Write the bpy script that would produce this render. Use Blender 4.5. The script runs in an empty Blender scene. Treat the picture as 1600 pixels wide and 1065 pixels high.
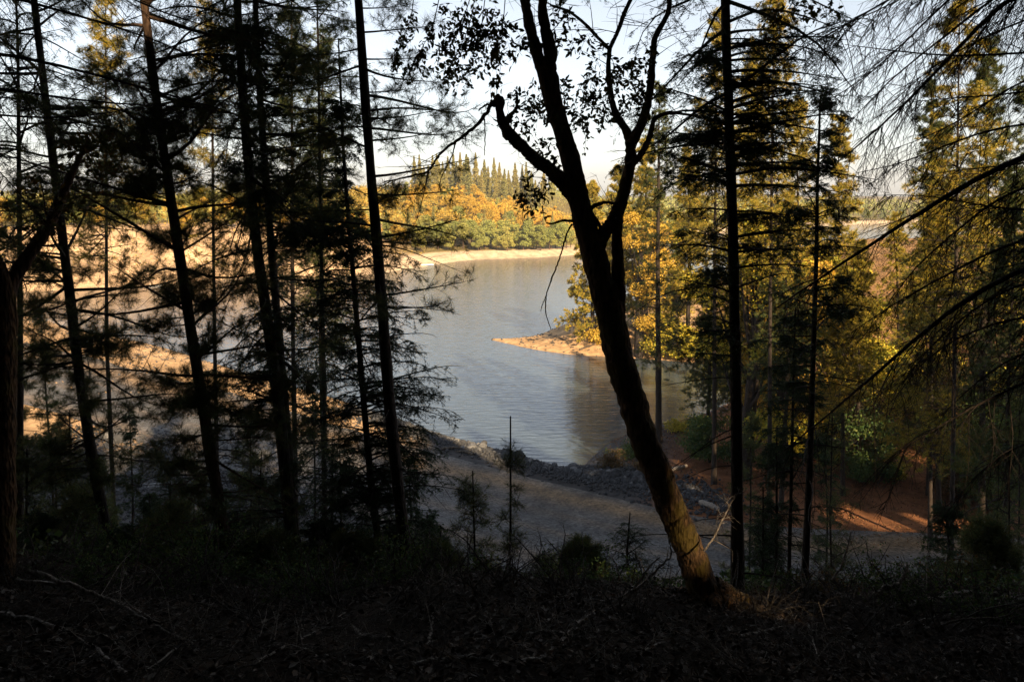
import bpy, math, random
import numpy as np
from mathutils import Vector
rng = np.random.default_rng(7)
random.seed(7)
R = math.radians
scene = bpy.context.scene
COL = scene.collection

# ------------------------------------------------------------------ camera
CAM = np.array([0.0, 0.0, 20.0]); PITCH = R(10.9); F = 1200.0
cam_d = bpy.data.cameras.new("camera"); cam = bpy.data.objects.new("camera", cam_d); COL.objects.link(cam)
cam.location = CAM; cam.rotation_euler = (R(90) - PITCH, 0, 0)
cam_d.sensor_width = 36; cam_d.lens = F / 1600 * 36
cam_d.clip_start = 0.05; cam_d.clip_end = 6000
scene.camera = cam

# ------------------------------------------------------------------ sky, sun, exposure
SUN_EL, SUN_AZ = R(32), R(157)          # azimuth clockwise from +Y: behind the camera, a little to the right
w = bpy.data.worlds.new("World"); scene.world = w; w.use_nodes = True
nt = w.node_tree; bg = nt.nodes["Background"]
sky = nt.nodes.new("ShaderNodeTexSky"); sky.sky_type = 'NISHITA'; sky.sun_disc = False
sky.sun_elevation = SUN_EL; sky.sun_rotation = SUN_AZ; sky.dust_density = 0.6; sky.air_density = 1.0; sky.ozone_density = 1.0
hs = nt.nodes.new("ShaderNodeHueSaturation"); hs.inputs['Saturation'].default_value = 0.45
nt.links.new(sky.outputs[0], hs.inputs['Color']); nt.links.new(hs.outputs[0], bg.inputs[0])
bg.inputs[1].default_value = 0.078
sl = bpy.data.lights.new("sun", 'SUN'); sl.energy = 5.0; sl.angle = R(0.6); sl.color = (1.0, 0.72, 0.42)
so = bpy.data.objects.new("sun", sl); COL.objects.link(so)
sd = Vector((math.sin(SUN_AZ) * math.cos(SUN_EL), math.cos(SUN_AZ) * math.cos(SUN_EL), math.sin(SUN_EL)))
so.rotation_euler = sd.to_track_quat('Z', 'Y').to_euler()
scene.view_settings.view_transform = 'Standard'; scene.view_settings.look = 'None'
scene.view_settings.exposure = 1.17
scene.cycles.max_bounces = 6; scene.cycles.diffuse_bounces = 2; scene.cycles.glossy_bounces = 3
scene.cycles.transmission_bounces = 2

# ------------------------------------------------------------------ helpers
def PX(px, py, d):
    """point seen at photo pixel (1600 wide) at forward distance d"""
    a = (px - 800) / F; b = (532.5 - py) / F
    dy = math.cos(PITCH) + b * math.sin(PITCH); dz = -math.sin(PITCH) + b * math.cos(PITCH)
    return CAM + np.array([a, dy, dz]) * (d / dy)
def ZP(px, py, z=0.0):
    a = (px - 800) / F; b = (532.5 - py) / F
    v = np.array([a, math.cos(PITCH) + b * math.sin(PITCH), -math.sin(PITCH) + b * math.cos(PITCH)])
    return CAM + v * ((z - CAM[2]) / v[2])
def ss(x):
    x = np.clip(x, 0, 1); return x * x * (3 - 2 * x)
def nrm(v):
    return v / np.maximum(np.linalg.norm(v, axis=-1, keepdims=True), 1e-9)
def vnoise(x, y, s, seed=0):
    x = np.asarray(x, float) / s + seed * 17.3; y = np.asarray(y, float) / s + seed * 9.1
    xi = np.floor(x); yi = np.floor(y); fx = ss(x - xi); fy = ss(y - yi)
    def hsh(a, b):
        v = np.sin(a * 127.1 + b * 311.7 + seed * 13.7) * 43758.5453; return v - np.floor(v)
    return (hsh(xi, yi) * (1 - fx) + hsh(xi + 1, yi) * fx) * (1 - fy) + (hsh(xi, yi + 1) * (1 - fx) + hsh(xi + 1, yi + 1) * fx) * fy - 0.5

class MB:
    def __init__(s): s.v = []; s.t = []; s.q = []; s.n = 0
    def add(s, v, q=None, t=None):
        v = np.asarray(v, float).reshape(-1, 3)
        if q is not None and len(q): s.q.append(np.asarray(q).reshape(-1, 4) + s.n)
        if t is not None and len(t): s.t.append(np.asarray(t).reshape(-1, 3) + s.n)
        s.v.append(v); s.n += len(v)
    def build(s, name, mat, parent=None, smooth=False, origin=None):
        me = bpy.data.meshes.new(name)
        V = np.concatenate(s.v)
        if origin is not None: V = V - np.asarray(origin)
        T = np.concatenate(s.t) if s.t else np.zeros((0, 3), int)
        Q = np.concatenate(s.q) if s.q else np.zeros((0, 4), int)
        me.vertices.add(len(V)); me.vertices.foreach_set("co", V.astype(np.float32).ravel())
        me.loops.add(T.size + Q.size)
        me.loops.foreach_set("vertex_index", np.concatenate([T.ravel(), Q.ravel()]).astype(np.int32))
        me.polygons.add(len(T) + len(Q))
        me.polygons.foreach_set("loop_start", np.concatenate([np.arange(len(T)) * 3, T.size + np.arange(len(Q)) * 4]).astype(np.int32))
        if smooth: me.polygons.foreach_set("use_smooth", np.ones(len(T) + len(Q), bool))
        me.update(calc_edges=True); me.validate()
        me.materials.append(mat)
        o = bpy.data.objects.new(name, me); COL.objects.link(o)
        if parent is not None: o.parent = parent
        return o
def empty(name, loc=(0, 0, 0), rz=0.0):
    o = bpy.data.objects.new(name, None); COL.objects.link(o); o.location = loc; o.rotation_euler = (0, 0, rz)
    o.empty_display_size = 0.3
    return o
def tag(o, label=None, cat=None, group=None, kind=None):
    if label: o["label"] = label
    if cat: o["category"] = cat
    if group: o["group"] = group
    if kind: o["kind"] = kind
    return o
def copy_tree(src):
    c = src.copy(); COL.objects.link(c)
    for ch in list(src.children):
        k = ch.copy(); COL.objects.link(k); k.parent = c
    return c
ORD = ["first", "second", "third", "fourth", "fifth", "sixth", "seventh", "eighth", "ninth", "tenth", "eleventh", "twelfth", "thirteenth",
       "fourteenth", "fifteenth", "sixteenth", "seventeenth", "eighteenth", "nineteenth"]
TENS = {20: ("twentieth", "twenty"), 30: ("thirtieth", "thirty"), 40: ("fortieth", "forty"), 50: ("fiftieth", "fifty"), 60: ("sixtieth", "sixty"),
        70: ("seventieth", "seventy"), 80: ("eightieth", "eighty"), 90: ("ninetieth", "ninety")}
def ordinal(i):
    if i <= 19: return ORD[i - 1]
    t, u = i // 10 * 10, i % 10
    return TENS[t][0] if u == 0 else TENS[t][1] + "-" + ORD[u - 1]

def tubes(mb, P, Rr, sides=4, cap=False):
    """P (N,K,3), Rr (N,K)"""
    P = np.asarray(P, float); Rr = np.asarray(Rr, float)
    if P.ndim == 2: P = P[None]
    N, K, _ = P.shape
    Rr = np.broadcast_to(Rr, (N, K))
    if N == 0: return
    T = nrm(np.gradient(P, axis=1))
    ref = np.where(np.abs(T[:, :1, 2:3]) > 0.8, np.array([1.0, 0, 0]), np.array([0, 0, 1.0])) * np.ones((1, K, 1))
    U = nrm(np.cross(T, ref)); W = np.cross(T, U)
    a = np.arange(sides) * 2 * np.pi / sides
    ring = P[:, :, None] + Rr[:, :, None, None] * (np.cos(a)[:, None] * U[:, :, None] + np.sin(a)[:, None] * W[:, :, None])
    idx = np.arange(N * K * sides).reshape(N, K, sides)
    A = idx[:, :-1]; B = idx[:, 1:]
    q = np.stack([A, np.roll(A, -1, 2), np.roll(B, -1, 2), B], -1).reshape(-1, 4)
    mb.add(ring.reshape(-1, 3), q=q)

def resample(pts, n):
    pts = np.asarray(pts, float); s = np.concatenate([[0], np.cumsum(np.linalg.norm(np.diff(pts[:, :3], axis=0), axis=1))])
    # Catmull-like smooth: cubic through linear resample + smoothing
    t = np.linspace(0, s[-1], n)
    out = np.stack([np.interp(t, s, pts[:, k]) for k in range(pts.shape[1])], 1)
    if n > 8:
        for _ in range(2): out[1:-1] = 0.25 * out[:-2] + 0.5 * out[1:-1] + 0.25 * out[2:]
    return out
def gnarl(mb, pts, rad, n=40, sides=10, rough=0.12, seed=0, wob=0.0):
    """one tapered limb with lumpy bark"""
    pr = resample(np.column_stack([pts, rad]), n)
    P = pr[:, :3].copy(); r = pr[:, 3]
    g = np.random.default_rng(seed + 100)
    P += nrm(g.normal(size=P.shape)) * (wob * r)[:, None]
    T = nrm(np.gradient(P, axis=0)); ref = np.array([0, 1.0, 0.05])
    U = nrm(np.cross(T, ref)); W = np.cross(T, U)
    a = np.arange(sides) * 2 * np.pi / sides
    k = np.arange(n)
    lump = 1 + rough * (g.uniform(-1, 1, (n, sides)) + 0.9 * np.sin(a * 3 + k[:, None] * 0.35 + seed) * 0.6 + np.sin(k[:, None] * 0.8 + a * 2) * 0.4)
    ring = P[:, None] + (r[:, None] * lump)[..., None] * (np.cos(a)[:, None] * U[:, None] + np.sin(a)[:, None] * W[:, None])
    idx = np.arange(n * sides).reshape(n, sides); A = idx[:-1]; B = idx[1:]
    q = np.stack([A, np.roll(A, -1, 1), np.roll(B, -1, 1), B], -1).reshape(-1, 4)
    mb.add(ring.reshape(-1, 3), q=q)
    c = P[-1] + T[-1] * r[-1] * 0.6
    v = np.concatenate([ring[-1], [c]]); t = [[i, (i + 1) % sides, sides] for i in range(sides)]
    mb.add(v, t=t)
    return P, r

def needles(mb, p, d, L, wd):
    """one narrow triangle per needle"""
    p = np.asarray(p); d = nrm(d)
    if len(p) and p[0, 1] > 15:
        k = lit_gap(p); p = p[k]; d = d[k]; L = L[k] if np.ndim(L) else L
    N = len(p)
    side = nrm(np.cross(d, rng.normal(size=(N, 3)))) * (np.asarray(wd).reshape(-1, 1) if np.ndim(wd) else wd) * 0.5
    tip = p + d * (np.asarray(L).reshape(-1, 1) if np.ndim(L) else L)
    v = np.stack([p - side, p + side, tip], 1).reshape(-1, 3)
    mb.add(v, t=np.arange(3 * N).reshape(N, 3))
def leaves(mb, p, d, L, W_, up=0.6):
    """six-point folded leaves; d = leaf axis"""
    p = np.asarray(p); d = nrm(d); N = len(p)
    nrmv = nrm(rng.normal(size=(N, 3)) + np.array([0, 0, up * 2])); s = nrm(np.cross(d, nrmv)); nn = np.cross(s, d)
    L = np.broadcast_to(np.asarray(L, float), (N,))[:, None]; Wd = np.broadcast_to(np.asarray(W_, float), (N,))[:, None]
    a = p; b = p + d * L * 0.35 + s * Wd * .5 + nn * Wd * .12; c = p + d * L * 0.75 + s * Wd * .36 + nn * Wd * .1
    e = p + d * L - nn * L * .08; f = p + d * L * 0.7 - s * Wd * .38 + nn * Wd * .1; g = p + d * L * 0.3 - s * Wd * .5 + nn * Wd * .12
    v = np.stack([a, b, c, e, f, g], 1).reshape(-1, 3); i = np.arange(N)[:, None] * 6
    q = np.concatenate([i + np.array([0, 1, 2, 3]), i + np.array([0, 3, 4, 5])])
    mb.add(v, q=q)
def flakes(mb, p, size, flat=0.0, droop=None):
    """random small quads: leaf clumps of distant foliage"""
    N = len(p); n = rng.normal(size=(N, 3)); n[:, 2] += flat; n = nrm(n)
    u = nrm(np.cross(n, rng.normal(size=(N, 3)))); v = np.cross(n, u)
    s = (np.asarray(size) * rng.uniform(0.6, 1.3, N))[:, None]
    k1 = rng.uniform(.5, 1, (N, 1)); k2 = rng.uniform(.4, .9, (N, 1))
    V = np.stack([p - u * s, p - v * s * k2, p + u * s * k1, p + v * s * .8], 1).reshape(-1, 3)
    mb.add(V, q=np.arange(4 * N).reshape(N, 4))

# ------------------------------------------------------------------ materials
def mat(name):
    m = bpy.data.materials.new(name); m.use_nodes = True
    nt = m.node_tree; b = nt.nodes["Principled BSDF"]
    return m, nt, b
def ramp(nt, cols, pos=None):
    r = nt.nodes.new("ShaderNodeValToRGB"); e = r.color_ramp.elements
    pos = pos or [i / (len(cols) - 1) for i in range(len(cols))]
    while len(e) < len(cols): e.new(0.5)
    for i, (c, p) in enumerate(zip(cols, pos)): e[i].position = p; e[i].color = (*c, 1)
    return r
def m_bark(name, c1, c2, scale=9, bump=0.6, moss=None):
    m, nt, b = mat(name)
    tc = nt.nodes.new("ShaderNodeTexCoord"); mp = nt.nodes.new("ShaderNodeMapping"); mp.inputs['Scale'].default_value = (1, 1, 0.3)
    nt.links.new(tc.outputs['Object'], mp.inputs[0])
    n = nt.nodes.new("ShaderNodeTexNoise"); n.inputs['Scale'].default_value = scale * 3; n.inputs['Detail'].default_value = 6
    nt.links.new(mp.outputs[0], n.inputs['Vector'])
    r = ramp(nt, [c1, c2], [0.35, 0.68]); nt.links.new(n.outputs[0], r.inputs[0])
    col = r.outputs[0]
    if moss:
        n2 = nt.nodes.new("ShaderNodeTexNoise"); n2.inputs['Scale'].default_value = 3.2; n2.inputs['Detail'].default_value = 5
        nt.links.new(tc.outputs['Object'], n2.inputs['Vector'])
        r2 = ramp(nt, [(0, 0, 0), (1, 1, 1)], [0.52, 0.62]); nt.links.new(n2.outputs[0], r2.inputs[0])
        mx = nt.nodes.new("ShaderNodeMixRGB"); mx.inputs[2].default_value = (*moss, 1)
        nt.links.new(r2.outputs[0], mx.inputs[0]); nt.links.new(col, mx.inputs[1]); col = mx.outputs[0]
    nt.links.new(col, b.inputs['Base Color']); b.inputs['Roughness'].default_value = 0.9
    vo = nt.nodes.new("ShaderNodeTexVoronoi"); vo.inputs['Scale'].default_value = scale * 4; nt.links.new(mp.outputs[0], vo.inputs['Vector'])
    ad = nt.nodes.new("ShaderNodeMath"); nt.links.new(n.outputs[0], ad.inputs[0]); nt.links.new(vo.outputs[0], ad.inputs[1])
    bu = nt.nodes.new("ShaderNodeBump"); bu.inputs['Strength'].default_value = bump; bu.inputs['Distance'].default_value = 0.03
    nt.links.new(ad.outputs[0], bu.inputs['Height']); nt.links.new(bu.outputs[0], b.inputs['Normal'])
    return m
def m_leaf(name, cols, rough=0.6, objvar=0.0, trans=0.25):
    m, nt, b = mat(name)
    g = nt.nodes.new("ShaderNodeNewGeometry"); r = ramp(nt, cols)
    fac = g.outputs['Random Per Island']
    if objvar:
        oi = nt.nodes.new("ShaderNodeObjectInfo"); mx = nt.nodes.new("ShaderNodeMix")
        mx.inputs[0].default_value = objvar; nt.links.new(fac, mx.inputs[2]); nt.links.new(oi.outputs['Random'], mx.inputs[3]); fac = mx.outputs[0]
    nt.links.new(fac, r.inputs[0]); nt.links.new(r.outputs[0], b.inputs['Base Color'])
    b.inputs['Roughness'].default_value = rough; b.inputs['Specular IOR Level'].default_value = 0.25
    if trans:
        t = nt.nodes.new("ShaderNodeBsdfTranslucent"); nt.links.new(r.outputs[0], t.inputs[0])
        mxs = nt.nodes.new("ShaderNodeMixShader"); mxs.inputs[0].default_value = trans
        out = nt.nodes["Material Output"]
        nt.links.new(b.outputs[0], mxs.inputs[1]); nt.links.new(t.outputs[0], mxs.inputs[2]); nt.links.new(mxs.outputs[0], out.inputs[0])
    return m
M = {}
M['bark_dark'] = m_bark("dark_conifer_bark", (0.018, 0.013, 0.010), (0.055, 0.04, 0.03))
M['bark_pine'] = m_bark("red_pine_bark", (0.05, 0.03, 0.02), (0.16, 0.10, 0.065))
M['bark_oak'] = m_bark("mossy_oak_bark", (0.035, 0.022, 0.012), (0.24, 0.14, 0.065), scale=9, bump=1.0, moss=(0.12, 0.085, 0.018))
M['dead'] = m_bark("weathered_dead_wood", (0.14, 0.12, 0.10), (0.52, 0.46, 0.40), scale=12)
M['old_twig'] = m_bark("dark_rotting_twigs", (0.03, 0.025, 0.02), (0.14, 0.12, 0.10), scale=12)
M['needle_dark'] = m_leaf("dark_fir_needles", [(0.02, 0.042, 0.022), (0.04, 0.075, 0.03), (0.065, 0.095, 0.03)])
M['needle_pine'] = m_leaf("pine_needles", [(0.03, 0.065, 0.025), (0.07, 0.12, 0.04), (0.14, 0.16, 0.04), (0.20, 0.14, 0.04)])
M['needle_sun'] = m_leaf("sunlit_pine_needles", [(0.08, 0.10, 0.018), (0.22, 0.22, 0.03), (0.50, 0.40, 0.05), (0.55, 0.33, 0.06)], trans=.12)  # brighter copy of the pine needles, golden sunlight put into the colour
M['leaf_oak'] = m_leaf("oak_leaves", [(0.04, 0.06, 0.015), (0.09, 0.09, 0.02), (0.16, 0.09, 0.02)])
M['leaf_yellow'] = m_leaf("yellow_autumn_leaves", [(0.22, 0.27, 0.03), (0.55, 0.48, 0.05), (0.68, 0.48, 0.05)], trans=.12)
M['leaf_shrub'] = m_leaf("shrub_leaves", [(0.04, 0.09, 0.03), (0.08, 0.14, 0.04), (0.14, 0.17, 0.04)])
M['leaf_brown'] = m_leaf("brown_brush_leaves", [(0.05, 0.05, 0.02), (0.14, 0.09, 0.035), (0.22, 0.12, 0.05), (0.07, 0.09, 0.03)])
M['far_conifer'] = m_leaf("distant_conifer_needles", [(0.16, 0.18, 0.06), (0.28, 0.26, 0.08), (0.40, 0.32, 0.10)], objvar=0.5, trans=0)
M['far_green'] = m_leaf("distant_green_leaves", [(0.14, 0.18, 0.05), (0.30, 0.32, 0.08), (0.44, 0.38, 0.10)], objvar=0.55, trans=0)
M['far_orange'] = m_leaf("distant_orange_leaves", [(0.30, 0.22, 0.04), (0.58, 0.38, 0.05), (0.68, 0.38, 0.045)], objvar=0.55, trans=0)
M['litter'] = m_leaf("fallen_leaves", [(0.015, 0.010, 0.007), (0.045, 0.028, 0.018), (0.09, 0.052, 0.03), (0.26, 0.23, 0.20)], trans=0, rough=0.8)
M['red_litter'] = m_leaf("reddish_litter", [(0.05, 0.03, 0.02), (0.16, 0.075, 0.035), (0.34, 0.16, 0.07), (0.10, 0.10, 0.04)], trans=0, rough=.8)
M['moss'] = m_leaf("moss_tufts", [(0.05, 0.05, 0.012), (0.10, 0.085, 0.02)], trans=0)

def m_ground():
    m, nt, b = mat("ground_soil")
    at = nt.nodes.new("ShaderNodeVertexColor"); at.layer_name = "Col"
    g = nt.nodes.new("ShaderNodeNewGeometry")
    n = nt.nodes.new("ShaderNodeTexNoise"); n.inputs['Scale'].default_value = 1.3; n.inputs['Detail'].default_value = 12; n.inputs['Roughness'].default_value = 0.72
    nt.links.new(g.outputs['Position'], n.inputs['Vector'])
    r = ramp(nt, [(0.45, 0.45, 0.45), (1.45, 1.4, 1.35)], [0.3, 0.7]); nt.links.new(n.outputs[0], r.inputs[0])
    mx = nt.nodes.new("ShaderNodeMixRGB"); mx.blend_type = 'MULTIPLY'; mx.inputs[0].default_value = 1
    nt.links.new(at.outputs[0], mx.inputs[1]); nt.links.new(r.outputs[0], mx.inputs[2])
    nt.links.new(mx.outputs[0], b.inputs['Base Color']); b.inputs['Roughness'].default_value = 0.95; b.inputs['Specular IOR Level'].default_value = 0.1
    bu = nt.nodes.new("ShaderNodeBump"); bu.inputs['Strength'].default_value = 0.8; bu.inputs['Distance'].default_value = 0.12
    nt.links.new(n.outputs[0], bu.inputs['Height']); nt.links.new(bu.outputs[0], b.inputs['Normal'])
    return m
def m_water():
    m, nt, b = mat("lake_water")
    b.inputs['Base Color'].default_value = (0.045, 0.065, 0.08, 1); b.inputs['Roughness'].default_value = 0.06; b.inputs['IOR'].default_value = 1.5
    b.inputs['Specular IOR Level'].default_value = 0.9
    g = nt.nodes.new("ShaderNodeNewGeometry"); mp = nt.nodes.new("ShaderNodeMapping"); mp.inputs['Rotation'].default_value = (0, 0, R(8)); mp.inputs['Scale'].default_value = (0.32, 1.0, 1)
    nt.links.new(g.outputs['Position'], mp.inputs[0])
    n = nt.nodes.new("ShaderNodeTexNoise"); n.inputs['Scale'].default_value = 1.7; n.inputs['Detail'].default_value = 4; n.inputs['Roughness'].default_value = 0.5
    nt.links.new(mp.outputs[0], n.inputs['Vector'])
    bu = nt.nodes.new("ShaderNodeBump"); bu.inputs['Strength'].default_value = 0.5; bu.inputs['Distance'].default_value = 0.14
    nt.links.new(n.outputs[0], bu.inputs['Height']); nt.links.new(bu.outputs[0], b.inputs['Normal'])
    return m
def m_gravel():
    m, nt, b = mat("gravel_road")
    g = nt.nodes.new("ShaderNodeNewGeometry"); at = nt.nodes.new("ShaderNodeVertexColor"); at.layer_name = "Col"
    v = nt.nodes.new("ShaderNodeTexVoronoi"); v.inputs['Scale'].default_value = 7; nt.links.new(g.outputs['Position'], v.inputs['Vector'])
    n = nt.nodes.new("ShaderNodeTexNoise"); n.inputs['Scale'].default_value = 0.9; n.inputs['Detail'].default_value = 9; nt.links.new(g.outputs['Position'], n.inputs['Vector'])
    r = ramp(nt, [(0.5, 0.5, 0.5), (1.5, 1.5, 1.5)]); nt.links.new(v.outputs['Color'], r.inputs[0])
    r2 = ramp(nt, [(0.6, 0.6, 0.6), (1.3, 1.3, 1.3)], [0.3, 0.7]); nt.links.new(n.outputs[0], r2.inputs[0])
    mx = nt.nodes.new("ShaderNodeMixRGB"); mx.blend_type = 'MULTIPLY'; mx.inputs[0].default_value = 1
    nt.links.new(at.outputs[0], mx.inputs[1]); nt.links.new(r.outputs[0], mx.inputs[2])
    m2 = nt.nodes.new("ShaderNodeMixRGB"); m2.blend_type = 'MULTIPLY'; m2.inputs[0].default_value = 1
    nt.links.new(mx.outputs[0], m2.inputs[1]); nt.links.new(r2.outputs[0], m2.inputs[2])
    nt.links.new(m2.outputs[0], b.inputs['Base Color']); b.inputs['Roughness'].default_value = 0.85
    bu = nt.nodes.new("ShaderNodeBump"); bu.inputs['Strength'].default_value = 0.9; bu.inputs['Distance'].default_value = 0.05
    nt.links.new(v.outputs['Distance'], bu.inputs['Height']); nt.links.new(bu.outputs[0], b.inputs['Normal'])
    return m
def m_rock():
    m, nt, b = mat("grey_rock")
    g = nt.nodes.new("ShaderNodeNewGeometry"); oi = nt.nodes.new("ShaderNodeObjectInfo")
    n = nt.nodes.new("ShaderNodeTexNoise"); n.inputs['Scale'].default_value = 3.5; n.inputs['Detail'].default_value = 8; nt.links.new(g.outputs['Position'], n.inputs['Vector'])
    ad = nt.nodes.new("ShaderNodeMath"); ad.operation = 'MULTIPLY_ADD'; ad.inputs[1].default_value = 0.5; nt.links.new(oi.outputs['Random'], ad.inputs[0]); nt.links.new(n.outputs[0], ad.inputs[2])
    r = ramp(nt, [(0.025, 0.027, 0.03), (0.075, 0.08, 0.09), (0.16, 0.165, 0.17)], [0.35, 0.75, 1.05]); nt.links.new(ad.outputs[0], r.inputs[0])
    nt.links.new(r.outputs[0], b.inputs['Base Color']); b.inputs['Roughness'].default_value = 0.85
    bu = nt.nodes.new("ShaderNodeBump"); bu.inputs['Strength'].default_value = 0.6; bu.inputs['Distance'].default_value = 0.05
    nt.links.new(n.outputs[0], bu.inputs['Height']); nt.links.new(bu.outputs[0], b.inputs['Normal'])
    return m
M['ground'] = m_ground(); M['water'] = m_water(); M['gravel'] = m_gravel(); M['rock'] = m_rock()
m_, nt_, b_ = mat("white_boat_paint"); b_.inputs['Base Color'].default_value = (0.75, 0.75, 0.72, 1); b_.inputs['Roughness'].default_value = 0.4; M['white'] = m_

# ------------------------------------------------------------------ terrain
near_shore = [(-60, 462), (0, 476), (60, 497), (127, 521), (205, 535), (282, 552), (345, 573), (400, 590), (470, 610), (540, 630), (590, 648), (640, 664),
              (680, 680), (720, 693), (760, 704), (800, 714), (850, 729), (895, 741), (918, 722), (950, 693), (985, 676), (1030, 668), (1085, 655), (1150, 625), (1195, 600),
              (1205, 582), (1150, 570), (1090, 567), (1030, 562), (985, 559), (940, 557), (900, 555), (860, 550), (825, 544), (790, 536), (757, 528.5),
              (800, 529), (840, 524), (870, 511), (905, 498), (950, 489), (1020, 474), (1100, 458), (1200, 445), (1330, 436), (1450, 420), (1650, 405), (1900, 400), (2300, 396)]
far_shore = [(2500, 350), (2000, 347), (1700, 346), (1400, 348), (1200, 356), (1080, 370), (1000, 386), (930, 396), (870, 401), (800, 404), (740, 406), (690, 412),
             (640, 420), (560, 432), (480, 436), (400, 433), (320, 440), (240, 447), (160, 450), (80, 455), (0, 458)]
LAKE = np.array([ZP(a, b)[:2] for a, b in near_shore + far_shore])
# smooth the outline
L2 = []
for i in range(len(LAKE)):
    a, b = LAKE[i], LAKE[(i + 1) % len(LAKE)]
    L2 += [a * 0.75 + b * 0.25, a * 0.25 + b * 0.75]
LAKE = np.array(L2)
def sdist(x, y):
    """signed distance to the shoreline, positive on land"""
    x = np.asarray(x, float); y = np.asarray(y, float); shp = x.shape; x = x.ravel(); y = y.ravel()
    best = np.full(x.shape, 1e18); inside = np.zeros(x.shape, bool)
    for i in range(len(LAKE)):
        ax, ay = LAKE[i]; bx, by = LAKE[(i + 1) % len(LAKE)]
        dx, dy = bx - ax, by - ay
        t = np.clip(((x - ax) * dx + (y - ay) * dy) / (dx * dx + dy * dy + 1e-12), 0, 1)
        best = np.minimum(best, (x - ax - t * dx) ** 2 + (y - ay - t * dy) ** 2)
        c = ((ay > y) != (by > y)) & (x < (bx - ax) * (y - ay) / (by - ay + 1e-12) + ax)
        inside ^= c
    d = np.sqrt(best); return np.where(inside, -d, d).reshape(shp)
def slope_z(x, y):
    z = np.where(y < 8, 18.4 - 0.35 * y, 15.6 - 0.66 * (y - 8))
    z = z + 0.9 * vnoise(x, y, 6, 3) * ss((30 - y) / 12) * ss((y - 1) / 6) + (0.7 * vnoise(x, y, 2.1, 4) + .16 * vnoise(x, y, .55, 14)) * ss((27 - y) / 8)
    return z - 0.02 * np.clip(x - 4, 0, 10) * ss((20 - y) / 10)
def height(x, y, sd_=None):
    x = np.asarray(x, float); y = np.asarray(y, float)
    d = sdist(x, y) if sd_ is None else sd_
    D = np.clip(d, 0, None)
    farland = (y > 138 + 0.10 * np.clip(x, 0, 1e9)) & ((x < 10) | (y > 240))
    rough = vnoise(x, y, 4, 1) * 0.5 + vnoise(x, y, 1.3, 2) * 0.18
    penm = ss((y - 78) / 5) * ss((x + 12) / 2)
    bank = (2.0 - 1.35 * penm) * (1 - np.exp(-D / 2.6)) + rough * ss(D / 8) * ss((y - 52) / 12) * 1.0
    right = 8.5 * ss((x - 14) / 42) * ss((y - 47) / 26) * ss(D / 25)
    pen = 2.2 * ss((D - 1) / 9) * ss((x - 3) / 9) * ss((y - 80) / 6)
    near = np.maximum(bank + right + pen, slope_z(x, y))
    leftb = 10.5 * ss((D - 1) / 34) * ss((-25 - x) / 30) + 4 * ss((D - 40) / 120)
    farh = 15.5 * ss((D - 12) / 92) * (1 - 0.45 * ss((x - 25) / 40)) * (1 - 0.3 * ss((-60 - x) / 60))
    far = 1.5 * ss(D / 10) + np.where(x < -25, np.maximum(leftb, farh * 0.95), farh) + 1.5 * vnoise(x, y, 35, 5) * ss(D / 60) + 9 * ss((D - 250) / 700) * 0
    z = np.where(farland, far, near)
    return np.where(d < 0, np.maximum(d * 0.3, -4), z)

def axis(lo, hi, n, c, k):
    a = np.arcsinh((lo - c) / k); b = np.arcsinh((hi - c) / k)
    return c + k * np.sinh(np.linspace(a, b, n))
gx = axis(-900, 1100, 520, 0, 14); gy = np.concatenate([axis(-140, 14, 150, 6, 5)[:-1], axis(14, 2600, 520, 25, 45)])
X, Y = np.meshgrid(gx, gy); SDG = sdist(X, Y); Z = height(X, Y, SDG)
ny, nx = X.shape; idx = np.arange(nx * ny).reshape(ny, nx)
height_exact = height
def height(x, y, sd_=None):
    x = np.clip(np.asarray(x, float), -899, 1099); y = np.clip(np.asarray(y, float), -139, 2599)
    i = np.clip(np.searchsorted(gx, x) - 1, 0, nx - 2); j = np.clip(np.searchsorted(gy, y) - 1, 0, ny - 2)
    fx = (x - gx[i]) / (gx[i + 1] - gx[i]); fy = (y - gy[j]) / (gy[j + 1] - gy[j])
    return (Z[j, i] * (1 - fx) + Z[j, i + 1] * fx) * (1 - fy) + (Z[j + 1, i] * (1 - fx) + Z[j + 1, i + 1] * fx) * fy
def hz(x, y): return float(height(x, y))
mb = MB(); mb.add(np.stack([X, Y, Z], -1).reshape(-1, 3), q=np.stack([idx[:-1, :-1], idx[:-1, 1:], idx[1:, 1:], idx[1:, :-1]], -1).reshape(-1, 4))
ground = mb.build("ground", M['ground'], smooth=True); tag(ground, kind="structure")
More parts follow.
